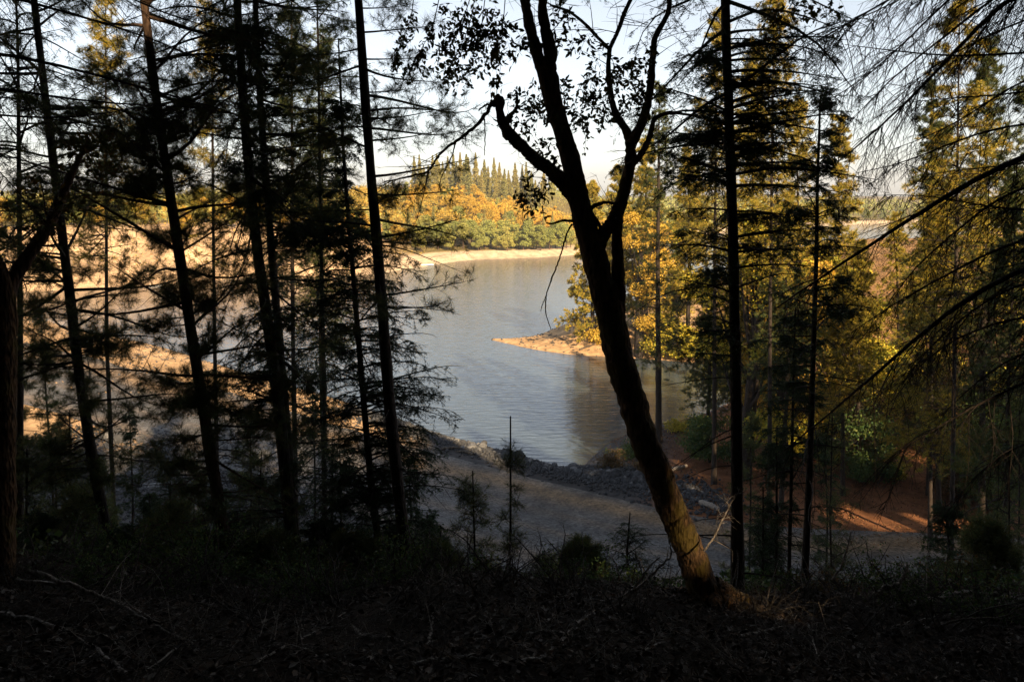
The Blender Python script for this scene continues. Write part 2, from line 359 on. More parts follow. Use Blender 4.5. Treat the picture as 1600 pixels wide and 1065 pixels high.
def ground_cols(X, Y, D, Z):
    C = np.empty(X.shape + (3,)); n1 = vnoise(X, Y, 3.5, 8) + 0.5; n2 = vnoise(X, Y, 9, 9) + 0.5
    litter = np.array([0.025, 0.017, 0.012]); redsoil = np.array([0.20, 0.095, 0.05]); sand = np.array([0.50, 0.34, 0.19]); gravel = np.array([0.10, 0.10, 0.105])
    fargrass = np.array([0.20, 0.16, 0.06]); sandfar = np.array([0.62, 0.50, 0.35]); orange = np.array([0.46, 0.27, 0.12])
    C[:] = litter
    flat = (Z < 2.6) & (Y > 28)
    def mixm(mask, col):
        nonlocal C
        C = C * (1 - mask[..., None]) + np.asarray(col) * mask[..., None]
    mixm(ss((Y - 30) / 4) * 1.0, gravel * (0.45 + 0.5 * n1[..., None]))
    mixm(ss((Y - 37.5 - .6 * n1) / 1.0) * ss((X - 7 + (44 - Y) * .3) / 4), redsoil * (0.6 + 0.8 * n1[..., None]))
    lb = ss((-4 - X + (Y - 60) * 0.2) / 5) * ss((Y - 50) / 8); mixm(lb, sand * (0.75 + 0.5 * n1[..., None]))
    pen = ss((Y - 78) / 3) * (X > -12); mixm(pen, sand * (0.9 + 0.3 * n2[..., None]))
    mixm(pen * ss((X - 22) / 15), orange * (0.35 + 0.6 * n1[..., None]))
    fl = ((Y > 138 + 0.1 * np.clip(X, 0, 1e9)) & ((X < 10) | (Y > 240))).astype(float)
    mixm(fl, fargrass); mixm(fl * ss((18 - D) / 6), sandfar * (0.8 + 0.35 * n2[..., None]))
    mixm(fl * ss((-28 - X) / 15) * ss((50 - D) / 10), (orange * 0.5 + sandfar * 0.5) * (0.7 + 0.6 * n2[..., None]))
    lines = 1 + (0.16 * np.sin(Z * 13 + 2.5 * vnoise(X, Y, 12, 15)) + .30 * vnoise(X, Y, 1.1, 16) + .35 * vnoise(X, Y, 5, 17)) * ss((Y - 55) / 10)
    C = C * lines[..., None]
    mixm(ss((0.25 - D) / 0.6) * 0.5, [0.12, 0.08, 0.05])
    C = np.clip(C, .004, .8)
    return C
def set_cols(o, C):
    C = np.concatenate([C.reshape(-1, 3), np.ones((C.size // 3, 1))], 1)
    a = o.data.color_attributes.new("Col", 'FLOAT_COLOR', 'POINT'); a.data.foreach_set("color", C.astype(np.float32).ravel())
set_cols(ground, ground_cols(X, Y, SDG, Z))
mb = MB(); mb.add([[-1500, 30, 0], [3000, 30, 0], [3000, 1800, 0], [-1500, 1800, 0]], q=[[0, 1, 2, 3]])
water = mb.build("lake_water", M['water']); tag(water, kind="structure")

# gravel road along the shore, bending off to the dam on the left
def pts_on(zs, pl): return np.array([ZP(a, b, zs) for a, b in pl])
near_edge = pts_on(2.0, [(1950, 960), (1750, 960), (1560, 962), (1400, 962), (1250, 955), (1100, 945), (960, 930), (850, 905), (740, 872), (640, 835), (520, 790), (400, 745), (250, 700), (100, 650), (-80, 600)])
far_edge = pts_on(2.0, [(1950, 865), (1750, 855), (1560, 838), (1400, 832), (1250, 826), (1110, 812), (1010, 790), (900, 762), (800, 736), (710, 712), (630, 694), (500, 655), (340, 610), (180, 568), (-80, 510)])
A_ = resample(near_edge, 160); B_ = resample(far_edge, 160); t = np.linspace(0, 1, 26)[None, :, None]
G = A_[:, None] * (1 - t) + B_[:, None] * t
rz_ = height(G[..., 0], G[..., 1]); G[..., 2] = np.minimum(rz_, 2.35) + 0.05
mb = MB(); ii = np.arange(160 * 26).reshape(160, 26)
mb.add(G.reshape(-1, 3), q=np.stack([ii[:-1, :-1], ii[:-1, 1:], ii[1:, 1:], ii[1:, :-1]], -1).reshape(-1, 4))
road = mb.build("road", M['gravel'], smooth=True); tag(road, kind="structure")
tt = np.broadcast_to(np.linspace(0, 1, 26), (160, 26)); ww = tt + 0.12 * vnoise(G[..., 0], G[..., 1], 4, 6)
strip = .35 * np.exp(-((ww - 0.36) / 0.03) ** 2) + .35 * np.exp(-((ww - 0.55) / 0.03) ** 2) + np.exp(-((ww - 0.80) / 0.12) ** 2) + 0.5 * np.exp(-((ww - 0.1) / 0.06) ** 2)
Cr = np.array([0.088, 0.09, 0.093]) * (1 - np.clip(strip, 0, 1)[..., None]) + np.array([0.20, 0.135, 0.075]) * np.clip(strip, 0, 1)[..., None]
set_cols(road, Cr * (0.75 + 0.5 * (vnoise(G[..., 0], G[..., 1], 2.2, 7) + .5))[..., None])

def gpt(px, py, z=None):
    """where the ray through a photo pixel meets the ground"""
    b = PX(px, py, 1.0) - CAM; t = 1.5
    while t < 900:
        q = CAM + b * t
        if q[2] < hz(q[0], q[1]): return np.array([q[0], q[1], hz(q[0], q[1])])
        t *= 1.02
    return q
# sun gaps in the forest behind: crowns are left open along these rays
SD = np.array([sd.x, sd.y, sd.z]); GAPS = []
for a, b, r in [(1066, 786, .27), (1048, 750, .2), (1080, 834, .28), (1092, 872, .25), (1122, 945, .26)]: GAPS.append((PX(a, b, 7.8 if r < 1 else 58), r))
for t_ in np.linspace(0, 1, 12): GAPS.append((gpt(1310 + 230 * t_, 812 + 20 * t_), .75))
for a, b, r in [(1230, 705, 1.4), (1270, 712, 1.2), (1300, 722, 1.0), (1330, 800, .6), (1060, 730, .5), (1100, 750, .4), (1190, 690, .7), (1080, 765, .35), (1130, 780, .3), (1400, 745, .6), (1160, 665, .8), (225, 30, .3), (1310, 690, .9)]: GAPS.append((gpt(a, b) if b > 100 else PX(a, b, 12), r))
def lit_gap(p):
    k = np.ones(len(p), bool)
    for g, r in GAPS:
        v = p - g; t = v @ SD; k &= (np.linalg.norm(v - t[:, None] * SD, axis=1) > r) | (t < .5)
    return k

# ------------------------------------------------------------------ tree growers
def grow_branches(base, dirs, lengths, K=7, sag=0.15, wob=0.05):
    """curved polylines; base (N,3), dirs (N,3)"""
    N = len(base); s = np.linspace(0, 1, K)[None, :, None]
    P = base[:, None] + dirs[:, None] * lengths[:, None, None] * s
    P[..., 2] += -(sag * lengths)[:, None] * s[..., 0] ** 2
    wv = nrm(rng.normal(size=(N, 3))); ph = rng.uniform(0, 6.28, N)
    P += wv[:, None] * (wob * lengths)[:, None, None] * np.sin(s * 5 + ph[:, None, None]) * s
    return P
def at_param(P, s):
    """P (N,K,3), s (N,M) in 0..1 -> points, tangents (N,M,3)"""
    N, K, _ = P.shape; f = np.clip(s * (K - 1), 0, K - 1.001); i = f.astype(int); r = (f - i)[..., None]
    n = np.arange(N)[:, None]; a = P[n, i]; b = P[n, i + 1]
    return a * (1 - r) + b * r, nrm(b - a)
def side_twigs(P, L, M_, s0, s1, ratio, spread=0.9, drop=0.0, K=5, minlen=0.12, tip=0.3, flatness=0.35):
    N = len(P); s = rng.uniform(s0, s1, (N, M_)); p, t = at_param(P, s)
    up = np.array([0, 0, 1.0]); lat = nrm(np.cross(t, up)); sg = np.where(rng.random((N, M_, 1)) < .5, -1, 1)
    d = nrm(t * (1 - spread * .5) + lat * sg * spread + rng.normal(size=(N, M_, 3)) * flatness + np.array([0, 0, -drop]))
    ln = np.maximum(minlen, L[:, None] * ratio * ((1 - s) * (1 - tip) + tip) * rng.uniform(.6, 1.2, (N, M_)))
    return grow_branches(p.reshape(-1, 3), d.reshape(-1, 3), ln.ravel(), K=K, sag=0.1 + drop * .3, wob=.07), ln.ravel()
def trunk_path(pix, d, top_extra=6.0, lean_up=True):
    """pixel path bottom->top at forward distance d, rooted in the ground, carried on upward"""
    pts = [PX(a, b, d) for a, b in pix]
    b0 = pts[0]; g = hz(b0[0], b0[1])
    if g < b0[2] - 0.05:
        dirv = pts[1] - pts[0]; k = (g - b0[2]) / max(dirv[2], 1e-3); k = max(k, -2.5)
        q = b0 + dirv * k; q[2] = hz(q[0], q[1]) - 0.15; pts.insert(0, q)
    else: pts[0] = np.array([b0[0], b0[1], g - 0.15]) if b0[2] - g > -0.8 else np.array([b0[0], b0[1], b0[2] - .2])
    if top_extra > 0:
        v = nrm(pts[-1] - pts[-2]); v = nrm(v * 0.6 + np.array([0, 0, .4])); pts.append(pts[-1] + v * top_extra)
    return np.array(pts)
def conifer(name, label, cat, path, r0, style, zlo, nb, blen, mats, group=None, cone=True, tuft=42, elev=(0.0, 0.5), sag=.25, dead=0, dens=None, needle=None, dark=None, blen_lo=None, az=None, twn=14, extra=None, ed=12.0, t2n=3):
    """path (n,3) trunk centre line; zlo = lowest live branch height; returns Empty > trunk, crown"""
    root = empty(name, tuple(path[0])); o = path[0]
    tr = MB(); H = path[-1][2] - path[0][2]
    n = 46; sp = resample(path, n); fr = np.linspace(0, 1, n); rr = .82 * r0 * (1 - fr) ** 0.75 + 0.010
    rr[:3] *= np.array([1.5, 1.2, 1.08])
    gnarl(tr, sp, rr, n=n, sides=9, rough=0.07, seed=int(abs(o[0] * 97)) % 1000)
    # branches
    zz = np.sort(rng.uniform(zlo, path[-1][2] - .1, nb)); fz = (zz - zlo) / max(path[-1][2] - zlo, .1)
    px_ = np.interp(zz, sp[:, 2], sp[:, 0]); py_ = np.interp(zz, sp[:, 2], sp[:, 1])
    base = np.stack([px_, py_, zz], 1)
    a = rng.uniform(0, 2 * np.pi, nb) if az is None else rng.uniform(az[0], az[1], nb)
    e = elev[0] + (elev[1] - elev[0]) * fz + rng.normal(0, .30, nb)
    dirs = np.stack([np.cos(a) * np.cos(e), np.sin(a) * np.cos(e), np.sin(e)], 1)
    prof = (1 - fz) ** .75 if cone else np.sin(np.pi * np.clip(fz * .8 + .18, 0, 1)) ** .6
    L = blen * (0.12 + 0.88 * prof) * rng.uniform(.65, 1.15, nb)
    if blen_lo is not None: L = np.where(fz < .12, np.minimum(L, blen_lo), L)
    P = grow_branches(base, dirs, L, K=8, sag=sag * rng.uniform(.2, 1.8, nb), wob=.10)
    if extra:
        for (ex, ey, dd) in extra:
            tg = PX(ex, ey, ed + dd); hd = np.linalg.norm((tg - o)[:2]); zb = tg[2] - rng.uniform(-.1, .35) * hd * .8
            bp = np.array([np.interp(zb, sp[:, 2], sp[:, 0]), np.interp(zb, sp[:, 2], sp[:, 1]), zb]); l_ = np.linalg.norm(tg - bp)
            P = np.concatenate([P, grow_branches(bp[None], nrm(tg - bp)[None] + [[0, 0, sag * .7]], np.array([l_]), K=8, sag=sag, wob=.03)]); L = np.append(L, l_)
    rb = np.linspace(1, .12, 8)[None] * (0.006 + 0.010 * L)[:, None]
    tubes(tr, P, rb, 5)
    if dead:
        zd = rng.uniform(path[0][2] + .6, zlo + 1.5, dead); bd = np.stack([np.interp(zd, sp[:, 2], sp[:, 0]), np.interp(zd, sp[:, 2], sp[:, 1]), zd], 1)
        ad = rng.uniform(0, 6.28, dead); ed = rng.uniform(-.35, .25, dead); dd = np.stack([np.cos(ad) * np.cos(ed), np.sin(ad) * np.cos(ed), np.sin(ed)], 1)
        Ld = rng.uniform(.3, 1.7, dead); Pd = grow_branches(bd, dd, Ld, K=7, sag=.22, wob=.08); tubes(tr, Pd, np.linspace(1, .2, 7)[None] * (0.004 + .006 * Ld)[:, None], 4)
        Td, Tl = side_twigs(Pd, Ld, 4, .25, .95, .4, K=4, flatness=.5); tubes(tr, Td, np.linspace(1, .3, 4)[None] * np.full((len(Td), 1), .0035), 3)
    cr = MB(); dens = dens or (.62 if style == 'pine' else 1.15)
    if style == 'pine':
        Tw, Tl = side_twigs(P, L, twn, .25, .98, .38, spread=.7, K=5, flatness=.95, drop=-.15)
        tubes(tr, Tw, np.linspace(1, .4, 5)[None] * (0.003 + .004 * Tl)[:, None], 3)
        T2, T2l = side_twigs(Tw, Tl, t2n, .15, .95, .62, spread=.75, K=4, flatness=.6, minlen=.14)
        tubes(tr, T2, np.linspace(1, .5, 4)[None] * np.full((len(T2), 1), .0028), 3)
        tipsP = np.concatenate([P[:, -1], Tw[:, -1], T2[:, -1]]); tipsT = np.concatenate([nrm(P[:, -1] - P[:, -2]), nrm(Tw[:, -1] - Tw[:, -2]), nrm(T2[:, -1] - T2[:, -2])])
        keep = rng.random(len(tipsP)) < dens; tipsP = tipsP[keep]; tipsT = tipsT[keep]
        tipsT = nrm(tipsT + np.array([0, 0, .35]))
        nl, nw = needle or (.14, .0042)
        k = tuft; N = len(tipsP)
        off = rng.uniform(-.10, .02, (N, k, 1)) * (nl / .13); p = tipsP[:, None] + tipsT[:, None] * off
        d = nrm(tipsT[:, None] * rng.uniform(.1, 1.2, (N, k, 1)) + nrm(rng.normal(size=(N, k, 3))) * .85)
        needles(cr, p.reshape(-1, 3), d.reshape(-1, 3), nl * rng.uniform(.7, 1.15, N * k), nw)
    else:
        Tw, Tl = side_twigs(P, L, twn, .12, .98, .42, spread=.9, drop=.35, K=5, flatness=.5)
        tubes(tr, Tw, np.linspace(1, .4, 5)[None] * (0.0025 + .004 * Tl)[:, None], 3)
        T2, T2l = side_twigs(Tw, Tl, 6, .1, .95, .5, spread=.9, drop=.3, K=4, flatness=.25, minlen=.07)
        nl, nw = needle or (.034, .007)
        for Q, k in ((Tw, int(26 * dens)), (T2, int(14 * dens))):
            N = len(Q); s = rng.uniform(0, 1, (N, k)); p, t = at_param(Q, s)
            lat = nrm(np.cross(t, np.array([0, 0, 1.0]))) * np.where(rng.random((N, k, 1)) < .5, -1, 1)
            d = nrm(t * .55 + lat * .8 + rng.normal(size=p.shape) * .35)
            needles(cr, p.reshape(-1, 3), d.reshape(-1, 3), nl * rng.uniform(.7, 1.3, N * k), nw)
    t_ = tr.build("trunk", mats[0], root, smooth=True, origin=o)
    c_ = cr.build("crown", mats[1], root, origin=o)
    return tag(root, label, cat, group)

def off_for(px, py, d): return PX(px, py, d)

# ------------------------------------------------------------------ the leaning oak in front
OD = 7.8
oak_base = PX(1118, 958, OD); oak_o = oak_base.copy()
oak = tag(empty("leaning_oak", tuple(oak_o)), "leaning dark mossy oak with sunlit base and forked stems right of centre", "tree")
def opix(l, d=OD, dd=0.0):
    """list of (px, py, width px) -> points, radii"""
    n = len(l); P_ = []; r_ = []
    for i, (a, b, wpx) in enumerate(l):
        di = d + dd * i / max(n - 1, 1); P_.append(PX(a, b, di)); r_.append(wpx * .8 / 2 / F * di)
    return np.array(P_), np.array(r_)
mb = MB()
P_, r_ = opix([(1130, 985, 104), (1118, 958, 84), (1103, 925, 66), (1080, 868, 60), (1058, 815, 58), (1030, 745, 58), (1008, 690, 57), (985, 620, 56), (968, 560, 56), (955, 500, 56),
               (944, 455, 52), (928, 400, 48), (915, 355, 44), (905, 315, 41), (897, 270, 37), (884, 225, 35), (872, 185, 32), (862, 150, 34), (857, 122, 38), (853, 108, 34)])
gnarl(mb, P_, r_, n=130, sides=18, rough=.075, seed=3)
# root flare
for k_, (a_, ln_) in enumerate([(2.6, .75), (3.5, .6), (4.3, .7), (5.0, .55), (5.8, .8), (.3, .6), (1.4, .5)]):
    c0 = PX(1112, 925, OD); rt = [c0 + [0, 0, .05]]
    for u in (.12, .3, .6, 1.0):
        q0 = oak_base + np.array([math.cos(a_ + u * .3) * ln_ * u, math.sin(a_ + u * .3) * ln_ * u, 0]) + (c0 - oak_base) * max(0, .35 - u); q0[2] = hz(q0[0], q0[1]) + .16 * (1 - u) ** 2 - .02; rt.append(q0)
    gnarl(mb, np.array(rt), np.array([.13, .10, .065, .04, .015]), n=24, sides=8, rough=.14, seed=k_ + 300, wob=.15)
for (dx, dyp, wd) in ((-26, 22, 24), (28, 12, 26), (6, 30, 26), (50, 2, 18)):
    q, r2 = opix([(1112, 915, 40), (1118 + dx * .6, 945, wd), (1120 + dx * 1.5, 968 + dyp * .4, wd * .5)]); q[-1, 2] = hz(q[-1, 0], q[-1, 1]) - .03
    gnarl(mb, q, r2, n=14, sides=8, rough=.1, seed=dx)
mb.build("trunk", M['bark_oak'], oak, smooth=True, origin=oak_o)
limbs = [
    ([(855, 118, 30), (842, 92, 24), (832, 62, 21), (826, 30, 19), (818, -10, 18), (806, -80, 14)], 0.1),
    ([(857, 118, 30), (860, 85, 24), (854, 50, 21), (847, 15, 18), (850, -30, 16), (858, -100, 12)], -0.2),
    ([(905, 318, 34), (885, 290, 31), (862, 268, 26), (836, 248, 24), (812, 226, 23), (795, 208, 24), (783, 188, 18), (780, 170, 15), (783, 158, 17), (776, 152, 16)], -0.3),
    ([(962, 500, 34), (966, 455, 30), (965, 410, 24), (964, 370, 20), (966, 335, 20), (975, 300, 24), (984, 262, 22), (986, 228, 20), (980, 205, 16), (965, 185, 14), (956, 160, 11), (952, 130, 11), (950, 100, 9), (953, 75, 8)], 0.3),
    ([(932, 388, 30), (944, 366, 26), (958, 342, 23), (968, 320, 20), (976, 300, 18)], 0.15),
    ([(985, 228, 20), (1000, 200, 18), (1012, 165, 15), (1018, 120, 13), (1022, 60, 11), (1045, 20, 9), (1050, -40, 8)], 0.3),
    ([(982, 262, 15), (1000, 245, 13), (1015, 215, 11), (1022, 185, 9), (1045, 175, 7), (1080, 180, 4)], 0.4),
    ([(953, 76, 8), (966, 48, 8), (975, 22, 8), (990, -10, 7)], 0.1),
    ([(953, 78, 7), (935, 60, 6), (915, 38, 6), (890, 18, 5), (860, 8, 4)], 0.2),
    ([(944, 366, 8), (930, 340, 7), (922, 330, 6), (926, 322, 9), (945, 316, 6), (965, 318, 5)], -0.1),
    ([(903, 346, 6), (880, 344, 5), (862, 350, 4), (854, 348, 3)], -0.2),
    ([(786, 190, 9), (800, 178, 8), (808, 168, 6), (808, 150, 5), (806, 142, 4)], -0.2),
]
for i, (l, dd) in enumerate(limbs):
    mb = MB(); P_, r_ = opix(l, OD, dd); gnarl(mb, P_, r_, n=max(16, len(l) * 7), sides=12 if l[0][2] > 15 else 7, rough=.11, seed=i + 20, wob=.06)
    mb.build("limb", M['bark_oak'], oak, smooth=True, origin=oak_o)
# thin bent branch hanging from the knob, and the hanging whip in front of the water
twl = [([(777, 153, 10), (765, 170, 8), (752, 188, 7), (735, 203, 7), (715, 220, 6), (695, 232, 5), (682, 248, 5), (670, 268, 4), (640, 276, 4), (600, 284, 3)], -.5),
       ([(893, 350, 4), (884, 368, 3.6), (880, 385, 3.4), (872, 410, 3), (860, 440, 3), (853, 462, 2.6), (852, 490, 2.2), (861, 515, 1.6)], -.4),
       ([(853, 462, 2), (846, 480, 1.6), (845, 486, 1)], -.4), ([(775, 165, 6), (760, 163, 4), (748, 172, 3)], -.4), ([(757, 185, 3), (758, 215, 2.4), (757, 243, 1.4)], -.4),
       ([(712, 221, 3), (706, 245, 2.4), (690, 275, 1.8), (684, 300, 1.2)], -.5), ([(670, 266, 3), (665, 290, 2), (655, 330, 1.6), (648, 352, 1)], -.5)]
mb = MB()
for l, dd in twl:
    P_, r_ = opix(l, OD - .2, dd); gnarl(mb, P_, r_, n=len(l) * 6, sides=5, rough=.15, seed=int(l[0][0]), wob=.5)
# fine dead twig sprays off the limbs
allseg = []
for l, dd in limbs[:9] + twl[:1]:
    P_, r_ = opix(l, OD, dd); allseg.append(resample(P_, 8))
AS = np.array(allseg); LS = np.full(len(AS), 1.0)
lim_tw, ltl = side_twigs(AS, LS, 9, .2, 1, .55, spread=.9, K=6, flatness=.5, tip=.8)
tubes(mb, lim_tw, np.linspace(1, .25, 6)[None] * np.full((len(lim_tw), 1), .0045), 4)
lt2, ltl2 = side_twigs(lim_tw, ltl, 4, .2, 1, .55, K=5, flatness=.55, minlen=.1); tubes(mb, lt2, np.linspace(1, .3, 5)[None] * np.full((len(lt2), 1), .0022), 3)
# foliage clusters on the oak (pixel centres of the leaf clusters, spread)
lf = MB()
cl = [(700, 100, 26), (722, 118, 22), (745, 60, 30), (765, 20, 32), (735, 10, 30), (775, 80, 20), (705, 30, 26), (790, 40, 20), (815, 150, 18), (805, 175, 14), (835, 140, 18), (845, 175, 20), (820, 190, 14), (870, 45, 22),
      (905, 60, 22), (893, 135, 20), (900, 175, 24), (915, 195, 20), (925, 120, 24), (940, 150, 24), (935, 90, 20), (962, 130, 26), (975, 105, 26), (950, 175, 18), (920, 160, 22), (985, 130, 26), (990, 160, 24), (870, 170, 16),
      (840, 222, 18), (863, 245, 22), (828, 292, 20), (815, 300, 14), (850, 290, 14), (838, 310, 12), (835, 165, 12), (810, 60, 18), (880, 5, 24), (1005, 90, 26), (1010, 140, 24), (770, 120, 14), (1235, 12, 28), (1270, 8, 26), (1300, 14, 20), (1215, 30, 22), (700, 60, 22)]
for (a, b, s_) in cl:
    k = int(s_ * 0.38) + 2
    c = PX(a, b, OD + rng.uniform(-.5, .5)); sc_ = s_ / F * OD
    st = c + rng.normal(size=(k, 3)) * sc_ * np.array([.35, .6, .35]); d = nrm(rng.normal(size=(k, 3)) + np.array([0, 0, -.6]))
    Pt = grow_branches(st, d, rng.uniform(.06, .2, k), K=4, sag=.3); tubes(mb, Pt, np.full((k, 4), .0017), 3)
    m_ = 7; p = Pt[:, rng.integers(1, 4, m_)].reshape(-1, 3) + rng.normal(size=(k * m_, 3)) * .012
    leaves(lf, p, np.repeat(d, m_, 0) * .7 + rng.normal(size=(k * m_, 3)) * .7, rng.uniform(.035, .075, k * m_), rng.uniform(.02, .034, k * m_), up=.3)
# long drooping leafy sprigs near the top
for (a, b, a2, b2) in ((745, -20, 700, 110), (760, -20, 722, 130), (790, -10, 765, 95), (740, -20, 690, 70), (650, -30, 615, 95), (690, -20, 640, 110)):
    q = np.array([PX(a, b, OD), PX(a * .6 + a2 * .4 + 6, (b + b2) / 2, OD), PX(a2, b2, OD)]); P_ = resample(q, 12); tubes(mb, P_, np.linspace(.005, .002, 12)[None], 4)
    Tw, _ = side_twigs(P_[None], np.array([1.0]), 14, .3, 1, .2, K=4, flatness=.5, drop=.5); tubes(mb, Tw, np.full((14, 4), .002), 3)
    p = Tw[:, 1:].reshape(-1, 3); p = np.repeat(p, 4, 0) + rng.normal(size=(len(p) * 4, 3)) * .015
    leaves(lf, p, rng.normal(size=p.shape) + np.array([0, 0, -.7]), rng.uniform(.04, .07, len(p)), rng.uniform(.018, .03, len(p)), up=.2)
mb.build("twig_spray", M['bark_oak'], oak, origin=oak_o); lf.build("foliage", M['leaf_oak'], oak, origin=oak_o)

# ------------------------------------------------------------------ near conifers
BK = (M['bark_dark'], M['needle_dark']); BP = (M['bark_dark'], M['needle_pine'])
zpx = lambda py, d: PX(800, py, d)[2]
def ex(*boxes):
    out = []
    for (x0, y0, x1, y1, n) in boxes:
        out += [(rng.uniform(x0, x1), rng.uniform(y0, y1), rng.uniform(-.9, .9)) for _ in range(n)]
    return out
conifer("pine_tree", "slim leaning pine, leftmost of the tall straight trunks, against the bank", "tree",
        trunk_path([(192, 940), (165, 820), (145, 720), (125, 600), (113, 500), (98, 370), (82, 240), (66, 110)], 13), .115, 'pine', zpx(760, 13), 84, 2.2, BP, dead=30, cone=False, sag=-.05, elev=(-.1, .4), twn=15,
        ed=13, extra=ex((0, 380, 80, 480, 6), (150, 420, 260, 560, 8), (10, 150, 160, 330, 12), (30, 520, 180, 820, 20)))
conifer("pine_tree", "leaning pine with brown sunlit top, second tall trunk from the left", "tree",
        trunk_path([(362, 925), (345, 810), (325, 680), (308, 580), (292, 470), (272, 350), (255, 230), (238, 120), (226, 10)], 12), .118, 'pine', zpx(820, 12), 84, 2.3, (M['bark_pine'], M['needle_pine']), dead=30, cone=False, sag=-.05, elev=(-.15, .4), twn=15,
        ed=12, extra=ex((150, 190, 310, 300, 22), (110, 100, 330, 200, 10), (180, 330, 360, 560, 14), (160, 580, 340, 840, 22)))
conifer("pine_tree", "thick dark pine in the left clump whose trunk crosses a thinner neighbour", "tree",
        trunk_path([(462, 900), (450, 780), (440, 670), (428, 580), (418, 500), (402, 400), (392, 300), (382, 190), (374, 60)], 13), .14, 'fir', zpx(600, 13), 90, 1.9, BK, dead=34, cone=False, sag=.3, elev=(-.1, .3), dens=1.1, twn=18,
        ed=13, extra=ex((300, 10, 470, 170, 34), (330, 150, 480, 330, 12), (300, 560, 470, 860, 34), (380, 420, 500, 600, 10)))
conifer("pine_tree", "thinner dark pine standing close right of the thick left clump trunk", "tree",
        trunk_path([(468, 905), (455, 760), (446, 640), (437, 540), (428, 440), (420, 340), (412, 240), (404, 120), (400, 20)], 13.6), .105, 'pine', zpx(700, 13.6), 76, 2.1, BP, dead=24, cone=False, sag=-.05, elev=(-.1, .4), twn=15,
        ed=13.6, extra=ex((440, 250, 560, 400, 14), (330, 250, 420, 420, 10), (460, 80, 560, 230, 10)))
conifer("fir_tree", "slender dark fir with dense drooping sprays left of the open water", "tree",
        trunk_path([(604, 935), (590, 840), (576, 720), (566, 600), (556, 480), (546, 360), (537, 250), (533, 160)], 13.2, 1.0), .085, 'fir', zpx(880, 13.2), 90, 1.5, BK, dead=14, sag=.25, elev=(-.15, .5), dens=1.0, twn=16,
        ed=13.2, extra=ex((440, 350, 560, 520, 22), (440, 540, 560, 760, 22), (600, 540, 722, 720, 20), (600, 700, 730, 850, 24), (600, 400, 690, 540, 12), (460, 740, 600, 880, 16), (640, 560, 725, 680, 12), (470, 200, 570, 350, 10)))
conifer("pine_tree", "tall straight pine with tufted branches reaching over the open water", "tree",
        trunk_path([(645, 940), (630, 830), (615, 700), (604, 580), (595, 450), (585, 330), (577, 240), (570, 150), (565, 70), (559, -10)], 12), .125, 'pine', zpx(500, 12), 46, 1.8, BP, dead=26, cone=False, sag=-.1, elev=(-.1, .4), tuft=36, twn=12, t2n=3,
        ed=12, extra=[(735, 440, 0), (745, 250, .3), (700, 205, 0), (690, 175, -.4), (720, 300, 0), (660, 370, .2), (740, 340, .1), (690, 380, 0), (660, 90, .3), (680, 40, 0), (640, 140, 0), (480, 90, .2), (470, 200, 0), (640, 10, 0), (700, 480, 0), (500, 330, 0), (520, 40, 0), (620, 300, -.8), (540, 130, .6)])
conifer("fir_tree", "straight black fir trunk with layered dark boughs right of the oak", "tree",
        trunk_path([(1152, 918), (1152, 760), (1150, 600), (1147, 450), (1143, 300), (1138, 150), (1132, 0)], 9.5), .092, 'fir', zpx(420, 9.5), 70, 1.7, BK, dead=24, cone=False, sag=.16, elev=(-.1, .3), dens=.9, twn=16,
        ed=9.5, extra=ex((1010, 60, 1120, 300, 26), (1170, 40, 1330, 330, 34), (1020, 300, 1130, 450, 10), (1180, 330, 1300, 420, 8), (1040, 440, 1110, 600, 6)))
conifer("fir_tree", "thin dark young fir with bare lower trunk, right of the black fir", "tree",
        trunk_path([(1256, 935), (1262, 800), (1266, 700), (1270, 580), (1273, 480), (1276, 380), (1277, 290)], 11, 1.2), .06, 'fir', zpx(560, 11), 46, 1.0, BK, dead=26, sag=.2, dens=.9, ed=11, extra=ex((1290, 440, 1350, 520, 4), (1180, 560, 1240, 700, 6)))
conifer("fir_tree", "very thin pole sapling just left of the bare young fir", "tree",
        trunk_path([(1232, 930), (1235, 800), (1238, 680), (1240, 560)], 11.6, .8), .03, 'fir', zpx(800, 11.6), 34, .8, BK, dead=14, sag=.1, dens=.8)
conifer("fir_tree", "thinnest pole sapling between the black fir and the pole sapling", "tree",
        trunk_path([(1212, 930), (1214, 820), (1213, 720)], 12, .6), .022, 'fir', zpx(860, 12), 24, .6, BK, dead=8, sag=.1, dens=.7)
conifer("pine_tree", "shaded tufted pine between the clump and the slender fir", "tree",
        trunk_path([(508, 900), (506, 600), (500, 300), (497, 60)], 17.5, 1.5), .08, 'fir', zpx(760, 17), 90, 1.8, BK, dead=10, sag=.2, elev=(-.1, .4), cone=False, twn=15)
conifer("fir_tree", "shaded fir behind the far left trunk, foliage hanging thickly", "tree",
        trunk_path([(30, 900), (32, 600), (30, 300), (28, 60)], 15, 1.5), .09, 'fir', zpx(430, 15), 60, 1.9, BK, dead=10, sag=.3, dens=.9, cone=False, ed=15, extra=ex((-20, 300, 120, 460, 12)))

